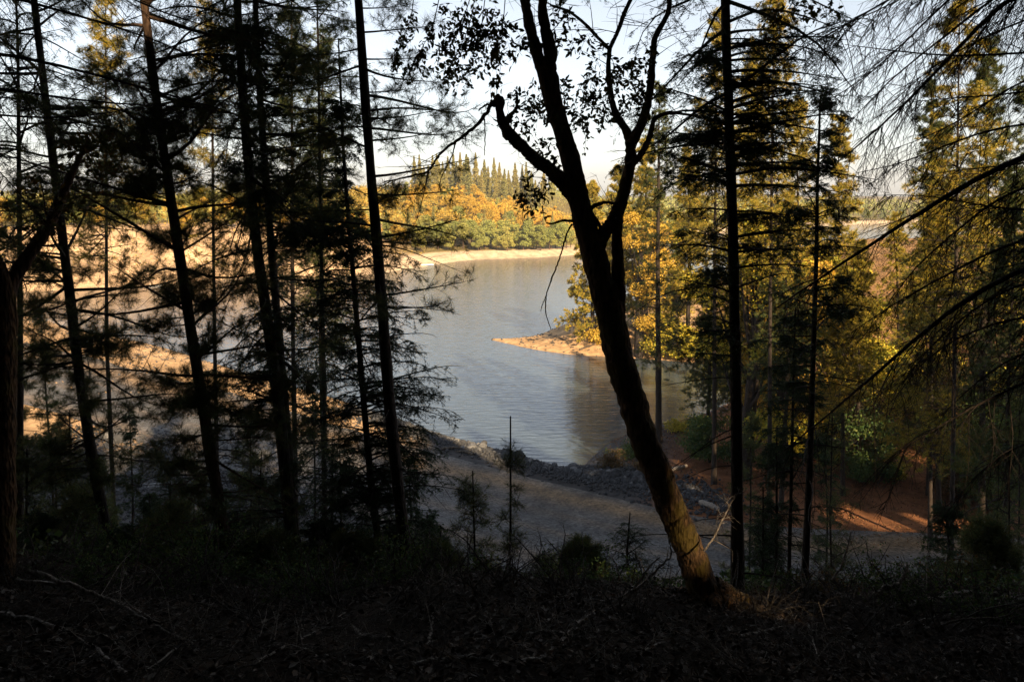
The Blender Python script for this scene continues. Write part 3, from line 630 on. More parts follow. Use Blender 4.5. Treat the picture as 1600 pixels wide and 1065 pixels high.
# ------------------------------------------------------------------ boughs reaching in from trees just outside the frame
def boughs(name, label, trunkpts, r0, list_, style, mats, hang=.6, twn=22, ratio=.3):
    o = trunkpts[0]; root = empty(name, tuple(o)); tr = MB(); cr = MB()
    sp = resample(trunkpts, 30); gnarl(tr, sp, np.linspace(r0, r0 * .6, 30), n=30, sides=10, rough=.07, seed=11)
    tr.build("trunk", mats[0], root, smooth=True, origin=o)
    for (l, d0, d1, w0) in list_:
        br = MB(); n = len(l); q = np.array([PX(a, b, d0 + (d1 - d0) * i / (n - 1)) for i, (a, b) in enumerate(l)])
        zz = q[0, 2]; j = np.array([np.interp(zz, sp[:, 2], sp[:, 0]), np.interp(zz, sp[:, 2], sp[:, 1]), zz + .1]); q = np.vstack([j, q])
        P_ = resample(q, 14); L_ = np.array([np.linalg.norm(np.diff(P_, axis=0), axis=1).sum()])
        rad = np.linspace(1, .15, 14) * w0 / 2 / F * d0
        gnarl(br, P_, rad, n=40, sides=7, rough=.1, seed=int(abs(l[0][0])) + 3, wob=.25)
        Tw, Tl = side_twigs(P_[None], L_, twn, .15, .99, ratio, spread=.8, drop=hang, K=6, flatness=.4, tip=.45)
        tubes(br, Tw, np.linspace(1, .3, 6)[None] * (0.0022 + .003 * Tl)[:, None], 4)
        T2, T2l = side_twigs(Tw, Tl, 7, .15, .98, .42, spread=.7, drop=hang * .6, K=5, flatness=.3, minlen=.1); tubes(br, T2, np.linspace(1, .4, 5)[None] * np.full((len(T2), 1), .0022), 3)
        b_ = br.build("branch", mats[0], root, smooth=True, origin=o); cr = MB()
        if style == 'fir':
            for Q, k in ((Tw, 60), (T2, 44)):
                N = len(Q); s = rng.uniform(0, 1, (N, k)); keep = (rng.random((N, 1)) < .8) & np.ones((N, k), bool); p, t = at_param(Q, s)
                d = nrm(t * .6 + nrm(rng.normal(size=p.shape)) * .8); needles(cr, p[keep], d[keep], .045, .008)
        else:
            tp = np.concatenate([Tw[:, -1], T2[:, -1]]); td = np.concatenate([nrm(Tw[:, -1] - Tw[:, -2]), nrm(T2[:, -1] - T2[:, -2])]); k = 26; N = len(tp)
            p = tp[:, None] + td[:, None] * rng.uniform(-.08, .01, (N, k, 1)); d = nrm(td[:, None] * .7 + nrm(rng.normal(size=(N, k, 3))))
            needles(cr, p.reshape(-1, 3), d.reshape(-1, 3), .085, .0022)
        cr.build("needle_spray", mats[1], b_)
    return tag(root, label, "tree")
tp = np.array([PX(1950, 1500, 6.0), PX(1945, 900, 6.0), PX(1935, 300, 6.0), PX(1920, -200, 6)]); tp[0, 2] = hz(tp[0, 0], tp[0, 1]) - .2
boughs("fir_tree", "fir outside the right edge sending long drooping boughs across the view", tp, .17, [
    ([(1620, 222), (1560, 262), (1500, 292), (1430, 335), (1360, 385), (1290, 425), (1215, 480)], 5.6, 6.4, 17),
    ([(1620, 400), (1540, 440), (1480, 482), (1420, 540), (1360, 590), (1300, 645), (1230, 700)], 5.4, 5.9, 16),
    ([(1620, 583), (1560, 615), (1500, 645), (1440, 678), (1390, 715)], 5.0, 5.2, 12),
    ([(1600, -40), (1530, 35), (1480, 100), (1420, 158), (1370, 205), (1320, 245)], 5.5, 6.4, 14),
    ([(1460, -50), (1390, -5), (1340, 32), (1280, 65), (1215, 95)], 5.7, 6.6, 9),
    ([(1620, 80), (1540, 88), (1470, 90), (1390, 78), (1320, 70)], 6.0, 7.0, 7),
    ([(1620, 140), (1560, 150), (1490, 152), (1420, 160)], 6.4, 7.2, 6),
    ([(1620, -60), (1560, -10), (1500, 40), (1440, 85), (1380, 130), (1330, 190)], 6.2, 7.4, 8),
    ([(1620, 20), (1570, 45), (1500, 75), (1440, 115), (1390, 165)], 6.8, 7.8, 6),
    ([(1620, 110), (1570, 140), (1510, 185), (1450, 215), (1390, 235)], 6.9, 7.8, 6),
    ([(1500, -50), (1440, -20), (1380, 15), (1320, 40), (1260, 60)], 7.0, 7.9, 6),
    ([(1620, 250), (1570, 262), (1510, 262), (1440, 275)], 7.0, 7.6, 6),
    ([(1620, 430), (1560, 450), (1500, 500), (1450, 540), (1410, 600)], 6.2, 6.9, 8),
    ([(1620, 540), (1570, 560), (1520, 600), (1470, 650)], 6.0, 6.6, 8),
    ([(1620, 360), (1550, 390), (1480, 430), (1400, 470), (1330, 520)], 6.4, 7.4, 8),
    ([(1540, -60), (1480, 0), (1420, 60), (1350, 130), (1280, 165)], 6.4, 7.6, 7),
    ([(1620, 280), (1560, 300), (1500, 360), (1440, 400), (1390, 470)], 6.4, 7.2, 8),
    ([(1620, 490), (1560, 500), (1500, 520), (1440, 560), (1400, 620)], 6.0, 6.8, 8),
    ([(1620, 190), (1540, 200), (1470, 230), (1400, 262), (1340, 270)], 6.2, 7.2, 7),
    ([(1620, 680), (1570, 700), (1520, 740), (1480, 800)], 5.5, 6.0, 8),
    ([(1620, 330), (1560, 330), (1500, 312), (1430, 300), (1360, 306)], 6.0, 7.0, 6),
], 'fir', BK, hang=.5, twn=64, ratio=.28)
tp = np.array([PX(-330, 1500, 6.5), PX(-340, 900, 6.5), PX(-350, 300, 6.5), PX(-360, -300, 6.5)]); tp[0, 2] = hz(tp[0, 0], tp[0, 1]) - .2
boughs("pine_tree", "pine outside the left edge with long bare boughs along the top left", tp, .17, [
    ([(-20, -20), (60, 10), (140, 28), (210, 48), (270, 72), (340, 105)], 6.0, 7.0, 9),
    ([(120, -60), (195, 2), (250, 20), (310, 45), (380, 52)], 6.2, 7.0, 8),
    ([(-20, 78), (60, 88), (130, 112), (200, 132), (270, 150), (345, 170)], 5.8, 6.8, 11),
    ([(-20, 132), (60, 148), (130, 160), (230, 166), (330, 168)], 6.0, 7.0, 8),
    ([(-20, 176), (60, 190), (130, 186), (200, 172), (260, 160)], 6.0, 6.8, 7),
    ([(-20, 230), (30, 300), (60, 350), (100, 380)], 6.0, 6.8, 5),
], 'pine', BP, hang=.35, twn=30, ratio=.26)
# dark forked tree at the very left
mb = MB(); o = PX(-2, 1060, 7.2); lt = empty("oak_tree", tuple(o)); tag(lt, "thick black forked trunk with reddish leaning limb at the left edge", "tree")
P_, r_ = opix([(-4, 1075, 64), (2, 900, 52), (4, 700, 50), (6, 560, 46), (8, 480, 42), (6, 440, 34), (-20, 380, 26), (-60, 300, 22)], 7.2); gnarl(mb, P_, r_, n=60, sides=14, rough=.08, seed=70); mb.build("trunk", M['bark_oak'], lt, smooth=True, origin=o)
mb = MB(); P_, r_ = opix([(8, 470, 30), (22, 432, 26), (48, 395, 24), (75, 355, 22), (92, 318, 19), (108, 280, 15), (122, 252, 10), (138, 215, 6)], 7.2, .5); gnarl(mb, P_, r_, n=44, sides=10, rough=.1, seed=71); mb.build("limb", M['bark_pine'], lt, smooth=True, origin=o)
Pm = np.array([resample(P_, 8)]); Tw, Tl = side_twigs(Pm, np.array([1.6]), 16, .3, 1, .6, K=6, flatness=.5); mb = MB(); tubes(mb, Tw, np.linspace(1, .3, 6)[None] * np.full((16, 1), .005), 4)
T2, _ = side_twigs(Tw, Tl, 6, .2, 1, .5, K=5, flatness=.5); tubes(mb, T2, np.full((len(T2), 5), .002), 3); mb.build("twig_spray", M['bark_oak'], lt, origin=o)
mb = MB(); p = T2[:, 2:].reshape(-1, 3); p = np.repeat(p, 2, 0) + rng.normal(size=(len(p) * 2, 3)) * .03
leaves(mb, p, rng.normal(size=p.shape), rng.uniform(.04, .08, len(p)), .03, up=.3); mb.build("foliage", M['leaf_oak'], lt, origin=o)

# ------------------------------------------------------------------ saplings and brush in front
sap = [("young fir sapling in front of the gravel road, left of the oak base", 982, 905, 12.5, 800, .75, 36, 'fir'),
       ("tall wispy pine sapling with bare stem in front of the road", 795, 935, 10.5, 650, .30, 12, 'pine'),
       ("dark pine sapling beside the open road, left of the wispy sapling", 742, 930, 13, 735, .7, 30, 'pine'),
       ("low bushy fir sapling below the big left fir", 690, 945, 12, 820, .7, 30, 'fir'),
       ("small pine sapling right of the wispy sapling", 850, 935, 12.5, 860, .45, 16, 'pine'),
       ("dark bushy fir sapling between the second pine and the clump", 405, 930, 14, 705, 1.3, 44, 'fir'),
       ("dark bushy fir sapling behind the leftmost pine trunk", 110, 930, 14, 640, 1.4, 44, 'fir'),
       ("dark fir sapling between the two left pine trunks", 265, 950, 13.5, 740, 1.0, 40, 'fir'),
       ("dark young fir at the foot of the left clump", 520, 945, 14, 690, 1.3, 46, 'fir'),
       ("small dark fir sapling right of the black fir trunk", 1190, 930, 12, 760, .6, 26, 'fir'),
       ("green young pine behind the bare young fir", 1300, 930, 18, 640, 1.2, 44, 'pine'),
       ("dark sapling at the far right above the brush", 1575, 935, 16, 690, 1.3, 44, 'fir'),
       ("dark leaning pine sapling at the left edge", 40, 940, 12, 700, 1.0, 34, 'pine')]
for lab, px, py, d, pt, bl, nb, st in sap:
    path = trunk_path([(px, py), (px + rng.uniform(-3, 3), (py * .6 + pt * .4)), (px + rng.uniform(-4, 4), pt)], d, 0)
    conifer("sapling", lab, "sapling", path, (.008 + .016 * bl), st, path[0][2] + .35 * (1 - (pt < 700) * .3), nb, bl, (M['bark_dark'], M['needle_pine'] if st == 'pine' else M['needle_dark']), sag=.05, elev=(.1, .7), dens=.8, tuft=26, needle=(.09, .003) if st == 'pine' else (.026, .004), twn=8)

def shrub(name, label, c, r, h, n, m, lsize=.05, cat="shrub", group=None, stems=22, sm=None):
    c = np.asarray(c, float); root = empty(name, tuple(c)); st = MB(); lf = MB()
    a = rng.uniform(0, 6.28, stems); e = rng.uniform(.35, 1.4, stems); d = np.stack([np.cos(a) * np.cos(e), np.sin(a) * np.cos(e), np.sin(e)], 1)
    ln = rng.uniform(.6, 1.0, stems) * np.where(np.sin(e) > .8, h, r * 1.1)
    P = grow_branches(np.tile(c, (stems, 1)) + rng.normal(size=(stems, 3)) * [r * .15, r * .15, .0], d, ln, K=7, sag=.1, wob=.12); tubes(st, P, np.linspace(1, .25, 7)[None] * (.004 + .01 * ln)[:, None], 4)
    T, tl = side_twigs(P, ln, 8, .2, 1, .45, K=5, flatness=.7); tubes(st, T, np.linspace(1, .4, 5)[None] * (.002 + .004 * tl)[:, None], 3)
    st.build("stem", sm or M['bark_dark'], root, origin=c)
    if n:
        k = n // len(T) + 1; s = rng.uniform(.2, 1, (len(T), k)); p, t = at_param(T, s); p = p.reshape(-1, 3) + rng.normal(size=(len(T) * k, 3)) * lsize * .8
        leaves(lf, p, rng.normal(size=p.shape) + t.reshape(-1, 3), rng.uniform(.7, 1.3, len(p)) * lsize, lsize * .55, up=.4); lf.build("foliage", m, root, origin=c)
    return tag(root, label, cat, group)
for lab, px, d, r, h, n, m, ls in [
    ("leafy green shrub left of the oak base", 935, 10, .7, .8, 1500, M['leaf_shrub'], .045),
    ("low leafy shrub at the slope edge, below the wispy sapling", 800, 9.5, .5, .35, 500, M['leaf_shrub'], .04),
    ("twiggy brown brush at the foot of the left fir", 720, 10, 1.0, .8, 260, M['leaf_brown'], .04),
    ("dark twiggy brush below the left clump", 500, 9.5, 1.1, .8, 300, M['leaf_brown'], .04),
    ("low brush between the second pine and the leftmost pine", 250, 10, 1.0, .7, 500, M['leaf_shrub'], .04),
    ("mossy low brush right of the young bare fir", 1340, 10, .9, .4, 700, M['leaf_shrub'], .035),
    ("dead twiggy bush at the lower right edge", 1500, 8, .8, .6, 60, M['leaf_brown'], .04),
    ("feathery green shrub over the road edge, under the wispy sapling", 770, 11, .7, .95, 900, M['leaf_shrub'], .04), ("feathery dark shrub over the road edge beside the left fir", 705, 11, .8, 1.2, 1100, M['leaf_shrub'], .04), ("ragged green shrub at the road edge right of the wispy sapling", 860, 11, .6, .8, 800, M['leaf_shrub'], .04),
    ("leafy brush at the slope edge below the slender fir", 590, 9.6, .9, 1.0, 1300, M['leaf_shrub'], .045), ("tall ragged brush below the left clump", 455, 9.8, 1.0, 1.2, 1500, M['leaf_shrub'], .045),
    ("tall ragged brush below the second left trunk", 330, 9.6, 1.0, 1.1, 1300, M['leaf_shrub'], .045), ("leafy brush at the foot of the leftmost pine", 175, 9.4, .9, 1.0, 1200, M['leaf_shrub'], .045),
    ("low leafy shrub with upright shoots left of the big leafy shrub", 885, 9.8, .7, .9, 1100, M['leaf_shrub'], .045), ("leafy shrub tucked against the left side of the oak base", 1000, 9.4, .6, .6, 800, M['leaf_shrub'], .045),
    ("spreading leafy shrub below the wispy sapling", 745, 9.5, .8, .8, 1100, M['leaf_shrub'], .045), ("low brush right of the thin poles", 1295, 9.6, .7, .5, 700, M['leaf_brown'], .045),
    ("dark leafy brush rising at lower left between two fallen poles", 140, 7.4, .7, .6, 900, M['leaf_shrub'], .035), ("dark leafy brush at lower left of the second pine", 300, 7.8, .8, .75, 1000, M['leaf_shrub'], .035),
    ("dark leafy brush at the bottom below the clump", 470, 7.4, .8, .6, 900, M['leaf_shrub'], .035), ("dark leafy brush at the bottom below the tufted pine", 640, 7.8, .8, .75, 1000, M['leaf_shrub'], .035),
    ("dark fern-like brush at bottom right", 1420, 7.6, .8, .6, 900, M['leaf_shrub'], .035), ("dark fern-like brush near the right corner", 1560, 7.2, .8, .7, 900, M['leaf_shrub'], .035),
    ("green tufted plant hanging at the right edge of the road", 1420, 12, .7, .8, 600, M['leaf_shrub'], .05)]:
    q = PX(px, 930, d); z = hz(q[0], d); shrub("shrub", lab, (q[0], d, z - .02), r, h, n, m, ls)

for k_, (px, d, r, h) in enumerate([(60, 15, 1.4, 2.2), (150, 17, 1.5, 2.4), (235, 15, 1.2, 1.6), (310, 18, 1.5, 2.2), (395, 16, 1.3, 2.0), (480, 17, 1.5, 2.2), (560, 15, 1.3, 1.8), (640, 16, 1.2, 1.6), (690, 14, .9, 1.1), (1190, 14, .8, .8), (1560, 13, 1.2, 1.6)]):
    q = PX(px, 900, d); shrub("shrub", "dark leafy bush on the steep slope above the road, %s from the left" % ordinal(k_ + 1), (q[0], d, hz(q[0], d) - .02), r, h, 3200, M['leaf_shrub'], .05, group="bushes on the steep slope")

for k_, (px, d, r, h) in enumerate([(120, 8.5, .7, .6), (330, 8.0, .8, .6), (450, 9.0, .8, .8), (600, 8.2, .9, .8), (700, 7.6, .8, .7), (800, 8.6, .9, .7), (900, 8.0, .7, .5), (1010, 8.6, .7, .8), (1230, 8.6, .5, .6), (1320, 9.0, .7, .8), (1430, 8.2, .9, .6), (1560, 8.0, .9, .6), (40, 7.0, .8, .6), (200, 6.6, .9, .6), (280, 7.4, .9, .7), (400, 6.4, .8, .5), (520, 6.8, .9, .7), (650, 6.3, .8, .6), (760, 6.6, .8, .5), (880, 6.9, .8, .6), (1000, 6.4, .7, .5), (1180, 7.2, .7, .5), (1270, 7.4, .8, .6), (1380, 6.8, .8, .5), (1500, 6.6, .9, .6)]):
    q = PX(px, 930, d); shrub("dead_bush", "leafless tangle of grey dead twigs at the slope edge, %s from the left" % ordinal(k_ + 1), (q[0], d, hz(q[0], d) - .02), r, h, 0, None, .05, cat="dead bush", group="dead bushes along the slope edge", stems=16, sm=M['old_twig'])
for k_, (px, pt, d, bl, st) in enumerate([(20, 560, 17, 1.2, 'pine'), (60, 800, 12, 0.9, 'fir'), (85, 690, 19, 1.5, 'fir'), (130, 760, 14, 1.1, 'pine'), (150, 720, 20, 1.4, 'pine'), (180, 830, 11.5, 0.8, 'fir'), (205, 640, 22, 1.4, 'fir'), (235, 770, 16, 1.1, 'fir'), (270, 790, 13, 1.0, 'pine'), (300, 700, 24, 1.6, 'pine'), (325, 840, 11.5, 0.8, 'fir'), (345, 760, 18, 1.2, 'fir'), (375, 800, 14, 1.1, 'fir'), (390, 640, 20, 1.4, 'pine'), (420, 850, 11.5, 0.8, 'pine'), (430, 760, 17, 1.2, 'fir'), (490, 600, 22, 1.6, 'fir'), (505, 810, 13, 1.0, 'fir'), (530, 700, 18, 1.4, 'fir'), (555, 840, 12, 0.9, 'pine'), (585, 760, 17, 1.2, 'fir'), (620, 830, 12.5, 0.9, 'fir'), (640, 700, 20, 1.2, 'fir'), (665, 800, 15, 0.9, 'fir'), (680, 860, 11.5, 0.7, 'pine'), (905, 850, 11.5, 0.6, 'pine'), (1170, 640, 26, 1.4, 'pine'), (1190, 800, 15, 0.9, 'fir'), (1290, 690, 24, 1.3, 'fir'), (1480, 780, 15, 1.1, 'fir'), (1540, 820, 13, 1.0, 'pine'), (1590, 640, 24, 1.5, 'pine')]):
    path = trunk_path([(px, 925), (px + 3, .5 * 925 + .5 * pt), (px + rng.uniform(-4, 4), pt)], d, 0)
    conifer("sapling", "shaded young conifer on the steep slope, %s from the left" % ordinal(k_ + 1), "sapling", path, .05, st, path[0][2] + .3, 56, bl, (M['bark_dark'], M['needle_pine'] if st == 'pine' else M['needle_dark']), group="young conifers on the steep slope", sag=.1, elev=(.0, .6), dens=.9, tuft=26, needle=(.11, .005) if st == 'pine' else (.04, .009), twn=11)

# fallen branches, one by one
fb = [("long fallen pole slanting down from the left trunk", [(30, 885), (90, 905), (170, 935), (250, 985), (310, 1015)], 7),
      ("second fallen pole lying below the long one at left", [(25, 905), (110, 915), (200, 950), (300, 1010)], 6),
      ("pale arched dead branch at bottom left", [(60, 1015), (110, 985), (160, 975), (200, 976)], 3),
      ("pale dead branch sweeping across the left bottom", [(230, 1050), (290, 1010), (350, 998), (420, 1004), (480, 1030)], 3.4),
      ("thin bare branch between the two pale ones at left", [(120, 985), (170, 1000), (210, 1040), (240, 1050)], 3),
      ("forked pale dead stick standing up at bottom centre", [(668, 1015), (674, 990), (676, 960), (680, 948)], 6),
      ("pale twisting branch rising behind the forked stick", [(655, 945), (668, 925), (672, 915), (690, 905), (715, 890)], 3.4),
      ("short pale stick left of the forked stick", [(552, 985), (568, 1000), (605, 1002), (655, 1014)], 4.5),
      ("crooked pale root at bottom centre, largest", [(640, 1042), (720, 1035), (800, 1040), (850, 1030), (885, 1000), (890, 990)], 9),
      ("smooth grey branch above the crooked root", [(812, 998), (850, 990), (880, 992), (920, 1000), (960, 992)], 5),
      ("curved grey branch left of the oak base", [(900, 980), (930, 960), (960, 955), (985, 930), (1010, 890), (1030, 870)], 7),
      ("dark dead branch standing against the road", [(960, 940), (1000, 915), (1030, 885), (1050, 868), (1045, 840)], 5),
      ("thin dead branch leaning right at the sapling foot", [(1100, 860), (1115, 840), (1135, 800), (1150, 770)], 3.5),
      ("dark rotten log with a raised arm at lower right", [(1365, 930), (1380, 918), (1405, 912), (1415, 895), (1418, 880)], 8),
      ("long low dead branch at lower right", [(1380, 985), (1450, 975), (1530, 955), (1610, 935)], 5),
      ("dark fallen trunk sloping at the lower right edge", [(1390, 960), (1440, 940), (1500, 925), (1560, 930), (1620, 945)], 14),
      ("thin vertical dead stick at bottom right of the oak", [(1262, 975), (1268, 1000), (1280, 1035)], 3),
      ("curled dead branch at bottom right of centre", [(1140, 1030), (1150, 1045), (1165, 1058)], 4),
      ("pale thin branch along the bottom left edge", [(0, 1052), (30, 1056), (70, 1062)], 5),
      ("dead twig pile branch below the left fir", [(470, 1005), (520, 975), (545, 955)], 3),
      ("bare branch over the road edge at right", [(1300, 905), (1315, 885), (1325, 850), (1330, 830)], 4)]
fb += [("pale bent branch on the leaves, lower left of centre", [(400, 1040), (450, 1015), (500, 1022), (560, 1050)], 5),
       ("thin pale branch arching near the bottom middle", [(740, 1000), (790, 975), (840, 985)], 3.5),
       ("grey branch lying across the bottom right", [(1150, 1000), (1230, 985), (1300, 995), (1360, 1020)], 5),
       ("short pale branch at the very bottom right", [(1450, 1035), (1500, 1020), (1560, 1030)], 5),
       ("forked grey branch in front of the oak base", [(980, 1040), (1030, 1010), (1090, 1000)], 5),
       ("thick grey branch lying at the bottom left corner", [(-20, 960), (60, 975), (140, 1010), (200, 1055)], 9)]
for i, (lab, l, wpx) in enumerate(fb):
    q = []
    for j, (a, b) in enumerate(l):
        g = gpt(a, max(b, 950)) ; d = min(g[1], 9.0); p = PX(a, b, d - .1 * (b < 950)); zz = hz(p[0], p[1]); p[2] = max(p[2], zz + .015); q.append(p)
    q = np.array(q); mb = MB(); L_ = np.linalg.norm(np.diff(q, axis=0), axis=1).sum(); d0 = q[0, 1]
    P_, r_ = gnarl(mb, q, np.linspace(1, .45, len(q)) * wpx / 2 / F * d0 * 1.05, n=len(q) * 8, sides=8, rough=.2, seed=i + 40, wob=.6)
    Tw, Tl = side_twigs(resample(q, 8)[None], np.array([L_]), 12, .2, 1, .35, K=6, flatness=.8, drop=-.2); Tw[..., 2] = np.maximum(Tw[..., 2], height(Tw[..., 0], Tw[..., 1]) + .005)
    tubes(mb, Tw, np.linspace(1, .25, 6)[None] * np.full((len(Tw), 1), .0045), 4)
    T2, _ = side_twigs(Tw, Tl, 3, .2, 1, .5, K=4, flatness=.8); tubes(mb, T2, np.full((len(T2), 4), .0018), 3)
    o = q[0]; ob = mb.build("fallen_branch", M['dead'], smooth=True, origin=o); ob.location = o; tag(ob, lab, "branch", "dead branches lying on the forest floor")

# leaf litter and twig litter
N = 60000; y = rng.uniform(1.5, 11.5, N); x = rng.uniform(-.85, .85, N) * (y + 1.2); kp = vnoise(x, y, .9, 61) + .4 * rng.random(N) > -.05; x, y = x[kp], y[kp]; N = len(x); z = height(x, y) + rng.uniform(.004, .05, N)
mb = MB(); leaves(mb, np.stack([x, y, z], 1), np.stack([rng.normal(size=N), rng.normal(size=N), rng.normal(size=N) * .35], 1), rng.uniform(.02, .09, N), rng.uniform(.012, .045, N), up=.9)
o = mb.build("leaf_litter", M['litter']); tag(o, "brown fallen leaves covering the forest floor", "leaf litter", kind="stuff")
N = 9000; y = rng.uniform(1.5, 12, N); x = rng.uniform(-.85, .85, N) * (y + 1); a = rng.uniform(0, 6.28, N); e = np.abs(rng.normal(0, .38, N)); base = np.stack([x, y, height(x, y) + .015], 1)
P = grow_branches(base, np.stack([np.cos(a) * np.cos(e), np.sin(a) * np.cos(e), np.sin(e)], 1), rng.uniform(.12, .7, N), K=5, sag=.2, wob=.12); P[..., 2] = np.maximum(P[..., 2], height(P[..., 0], P[..., 1]) + .006)
mb = MB(); tubes(mb, P, np.linspace(1, .4, 5)[None] * rng.uniform(.0015, .005, (N, 1)), 3); o = mb.build("twig_litter", M['old_twig']); tag(o, "tangle of small dead twigs on the forest floor", "twigs", kind="stuff")
# undergrowth down the steep slope between the crest and the road
N = 60000; y = rng.uniform(9.3, 33, N); x = rng.uniform(-.8, .8, N) * (y + 2); keep = vnoise(x, y, 2.2, 21) > -.12; x, y = x[keep], y[keep]; N = len(x)
hh = rng.uniform(.02, 1.0, N) * (0.6 + vnoise(x, y, 3, 22)) * (.38 + 1.4 * ss((-3 - x) / 5)); mb = MB(); flakes(mb, np.stack([x, y, height(x, y) + hh], 1), .055)
o = mb.build("undergrowth", M['leaf_shrub']); tag(o, "dark low undergrowth down the steep slope above the road", "undergrowth", kind="stuff")

N = 50000; y = rng.uniform(35, 62, N); x = rng.uniform(8, 46, N); kp = (x > 7 + (44 - y) * .3) & (y > 37 + .8 * vnoise(x, y, 2, 81)) & (x < .72 * y) & (vnoise(x, y, 1.8, 82) > -.2); x, y = x[kp], y[kp]
mb = MB(); flakes(mb, np.stack([x, y, height(x, y) + rng.uniform(.01, .08, len(x))], 1), .05, flat=1.5); tag(mb.build("needle_drift", M['red_litter']), "reddish drifts of fallen needles and leaves on the bank beyond the road", "leaf litter", kind="stuff")
# ------------------------------------------------------------------ rocks and driftwood along the shore
def rock_mesh(seed):
    g = np.random.default_rng(seed); import bmesh
    bm = bmesh.new(); bmesh.ops.create_icosphere(bm, subdivisions=2, radius=1)
    for k in range(9):     # cut facets
        n = nrm(g.normal(size=3)); d = g.uniform(.55, .85)
        for v in bm.verts:
            c = np.array(v.co); t = c @ n
            if t > d: v.co = Vector(c - n * (t - d))
    for v in bm.verts: v.co += Vector(g.normal(size=3) * .03)
    me = bpy.data.meshes.new("boulder"); bm.to_mesh(me); bm.free(); me.materials.append(M['rock']); return me
RM = [rock_mesh(i) for i in range(9)]
shore = LAKE; ns = 0; cand = []
riv = np.array([ZP(a, b, .6)[:2] for a, b in [(560, 655), (600, 668), (640, 682), (680, 694), (720, 705), (760, 716), (800, 727), (850, 742), (900, 756), (950, 769), (1000, 783), (1060, 800), (1120, 815)]])
rl = resample(np.column_stack([riv, np.zeros(len(riv))]), 400)
BL = []
for i in range(260):
    c = rl[rng.integers(0, 400)]; wdt = .75
    x_ = c[0] + rng.normal(0, wdt * .6); y_ = c[1] + rng.normal(0, wdt); z_ = max(hz(x_, y_), -.1)
    s = rng.uniform(.10, .32) * (1.9 if rng.random() < .12 else 1); BL.append((x_, y_, z_, s))
for i in range(40):      # grey rocks on the shaded left bank
    p = gpt(rng.uniform(120, 430), rng.uniform(680, 800)); BL.append((p[0], p[1], p[2], rng.uniform(.25, .6)))
for i, (x_, y_, z_, s) in enumerate(BL):
    o = bpy.data.objects.new("boulder", RM[i % 9]); COL.objects.link(o); o.location = (x_, y_, z_ + s * .18); o.rotation_euler = tuple(rng.uniform(0, 6.28, 3)); o.scale = (s, s * rng.uniform(.7, 1.2), s * rng.uniform(.5, .8))
    if i < 260: tag(o, "grey angular boulder in the riprap band between road and water", "boulder", "riprap boulders along the water's edge")
    else: tag(o, "grey boulder on the shaded bank behind the left pines", "boulder", "boulders on the shaded left bank")
N = 9000; k = rng.integers(0, 400, N); x = rl[k, 0] + rng.normal(0, 1.0, N); y = rl[k, 1] + rng.normal(0, 1.5, N)
x2 = []; 
for i in range(70):
    p = gpt(rng.uniform(60, 480), rng.uniform(675, 830)); x2.append(p[:2])
x2 = np.array(x2); kk = rng.integers(0, 70, 7000); x = np.concatenate([x, x2[kk, 0] + rng.normal(0, 2, 7000)]); y = np.concatenate([y, x2[kk, 1] + rng.normal(0, 2, 7000)])
z = height(x, y); ok = z > -.1; x, y, z = x[ok], y[ok], z[ok]; N = len(x); s = rng.uniform(.04, .17, N)
oct_ = np.array([[1, 0, 0], [0, 1, 0], [-1, 0, 0], [0, -1, 0], [0, 0, 1], [0, 0, -1.0]]); V = np.stack([x, y, z + s * .3], 1)[:, None] + (oct_[None] * rng.uniform(.6, 1.2, (N, 6, 1)) + rng.normal(0, .15, (N, 6, 3))) * s[:, None, None]
tf = np.array([[0, 1, 4], [1, 2, 4], [2, 3, 4], [3, 0, 4], [1, 0, 5], [2, 1, 5], [3, 2, 5], [0, 3, 5]]); mb = MB(); mb.add(V.reshape(-1, 3), t=(np.arange(N)[:, None, None] * 6 + tf[None]).reshape(-1, 3))
o = mb.build("rubble", M['rock']); tag(o, "small grey stones filling the riprap between the boulders", "rubble", kind="stuff")
N = 26000; y = rng.uniform(56, 190, N); x = rng.uniform(-.7, .45, N) * y; d = sdist(x, y); kp = (d > .1) & (d < 22) & (vnoise(x, y, 2.5, 71) > -.05); x, y = x[kp], y[kp]; N = len(x); s_ = rng.uniform(.03, .13, N) * (1 + y / 160)
V = np.stack([x, y, height(x, y) + s_ * .2], 1)[:, None] + (oct_[None] * rng.uniform(.6, 1.2, (N, 6, 1))) * s_[:, None, None] * np.array([1, 1, .6])
mb = MB(); mb.add(V.reshape(-1, 3), t=(np.arange(N)[:, None, None] * 6 + tf[None]).reshape(-1, 3)); tag(mb.build("shore_stones", M['rock']), "small stones strewn over the bare sandy banks", "stones", kind="stuff")
for lab, a, b, a2, b2, wd in [("thin dark pole sticking out over the water from the rocks", 795, 706, 872, 730, .09), ("dark driftwood log at the point of the shoreline", 875, 736, 905, 733, .22), ("second dark driftwood log beside the first at the shoreline", 880, 741, 902, 738, .16),
                              ("pale weathered log lying on the red soil behind the oak", 1046, 757, 1072, 745, .3), ("long dark log lying beside the road behind the oak", 1093, 812, 1122, 818, .4), ("bleached driftwood piece on top of the riprap", 786, 708, 800, 704, .22)]:
    p = ZP(a, b, 1.0 if b > 742 or a < 830 and wd > .1 else .35); q = ZP(a2, b2, (1.2 if b > 742 else .3)); 
    for v in (p, q): v[2] = max(v[2], hz(v[0], v[1]) + wd * .3, .05)
    mb = MB(); gnarl(mb, np.array([p, (p + q) / 2 + [0, 0, .04], q]), np.array([wd, wd * .9, wd * .7]) / 2, n=20, sides=8, rough=.12, seed=int(a)); ob = mb.build("driftwood_log", M['dead'], smooth=True, origin=p); ob.location = p; tag(ob, lab, "log", "driftwood and logs by the shore")

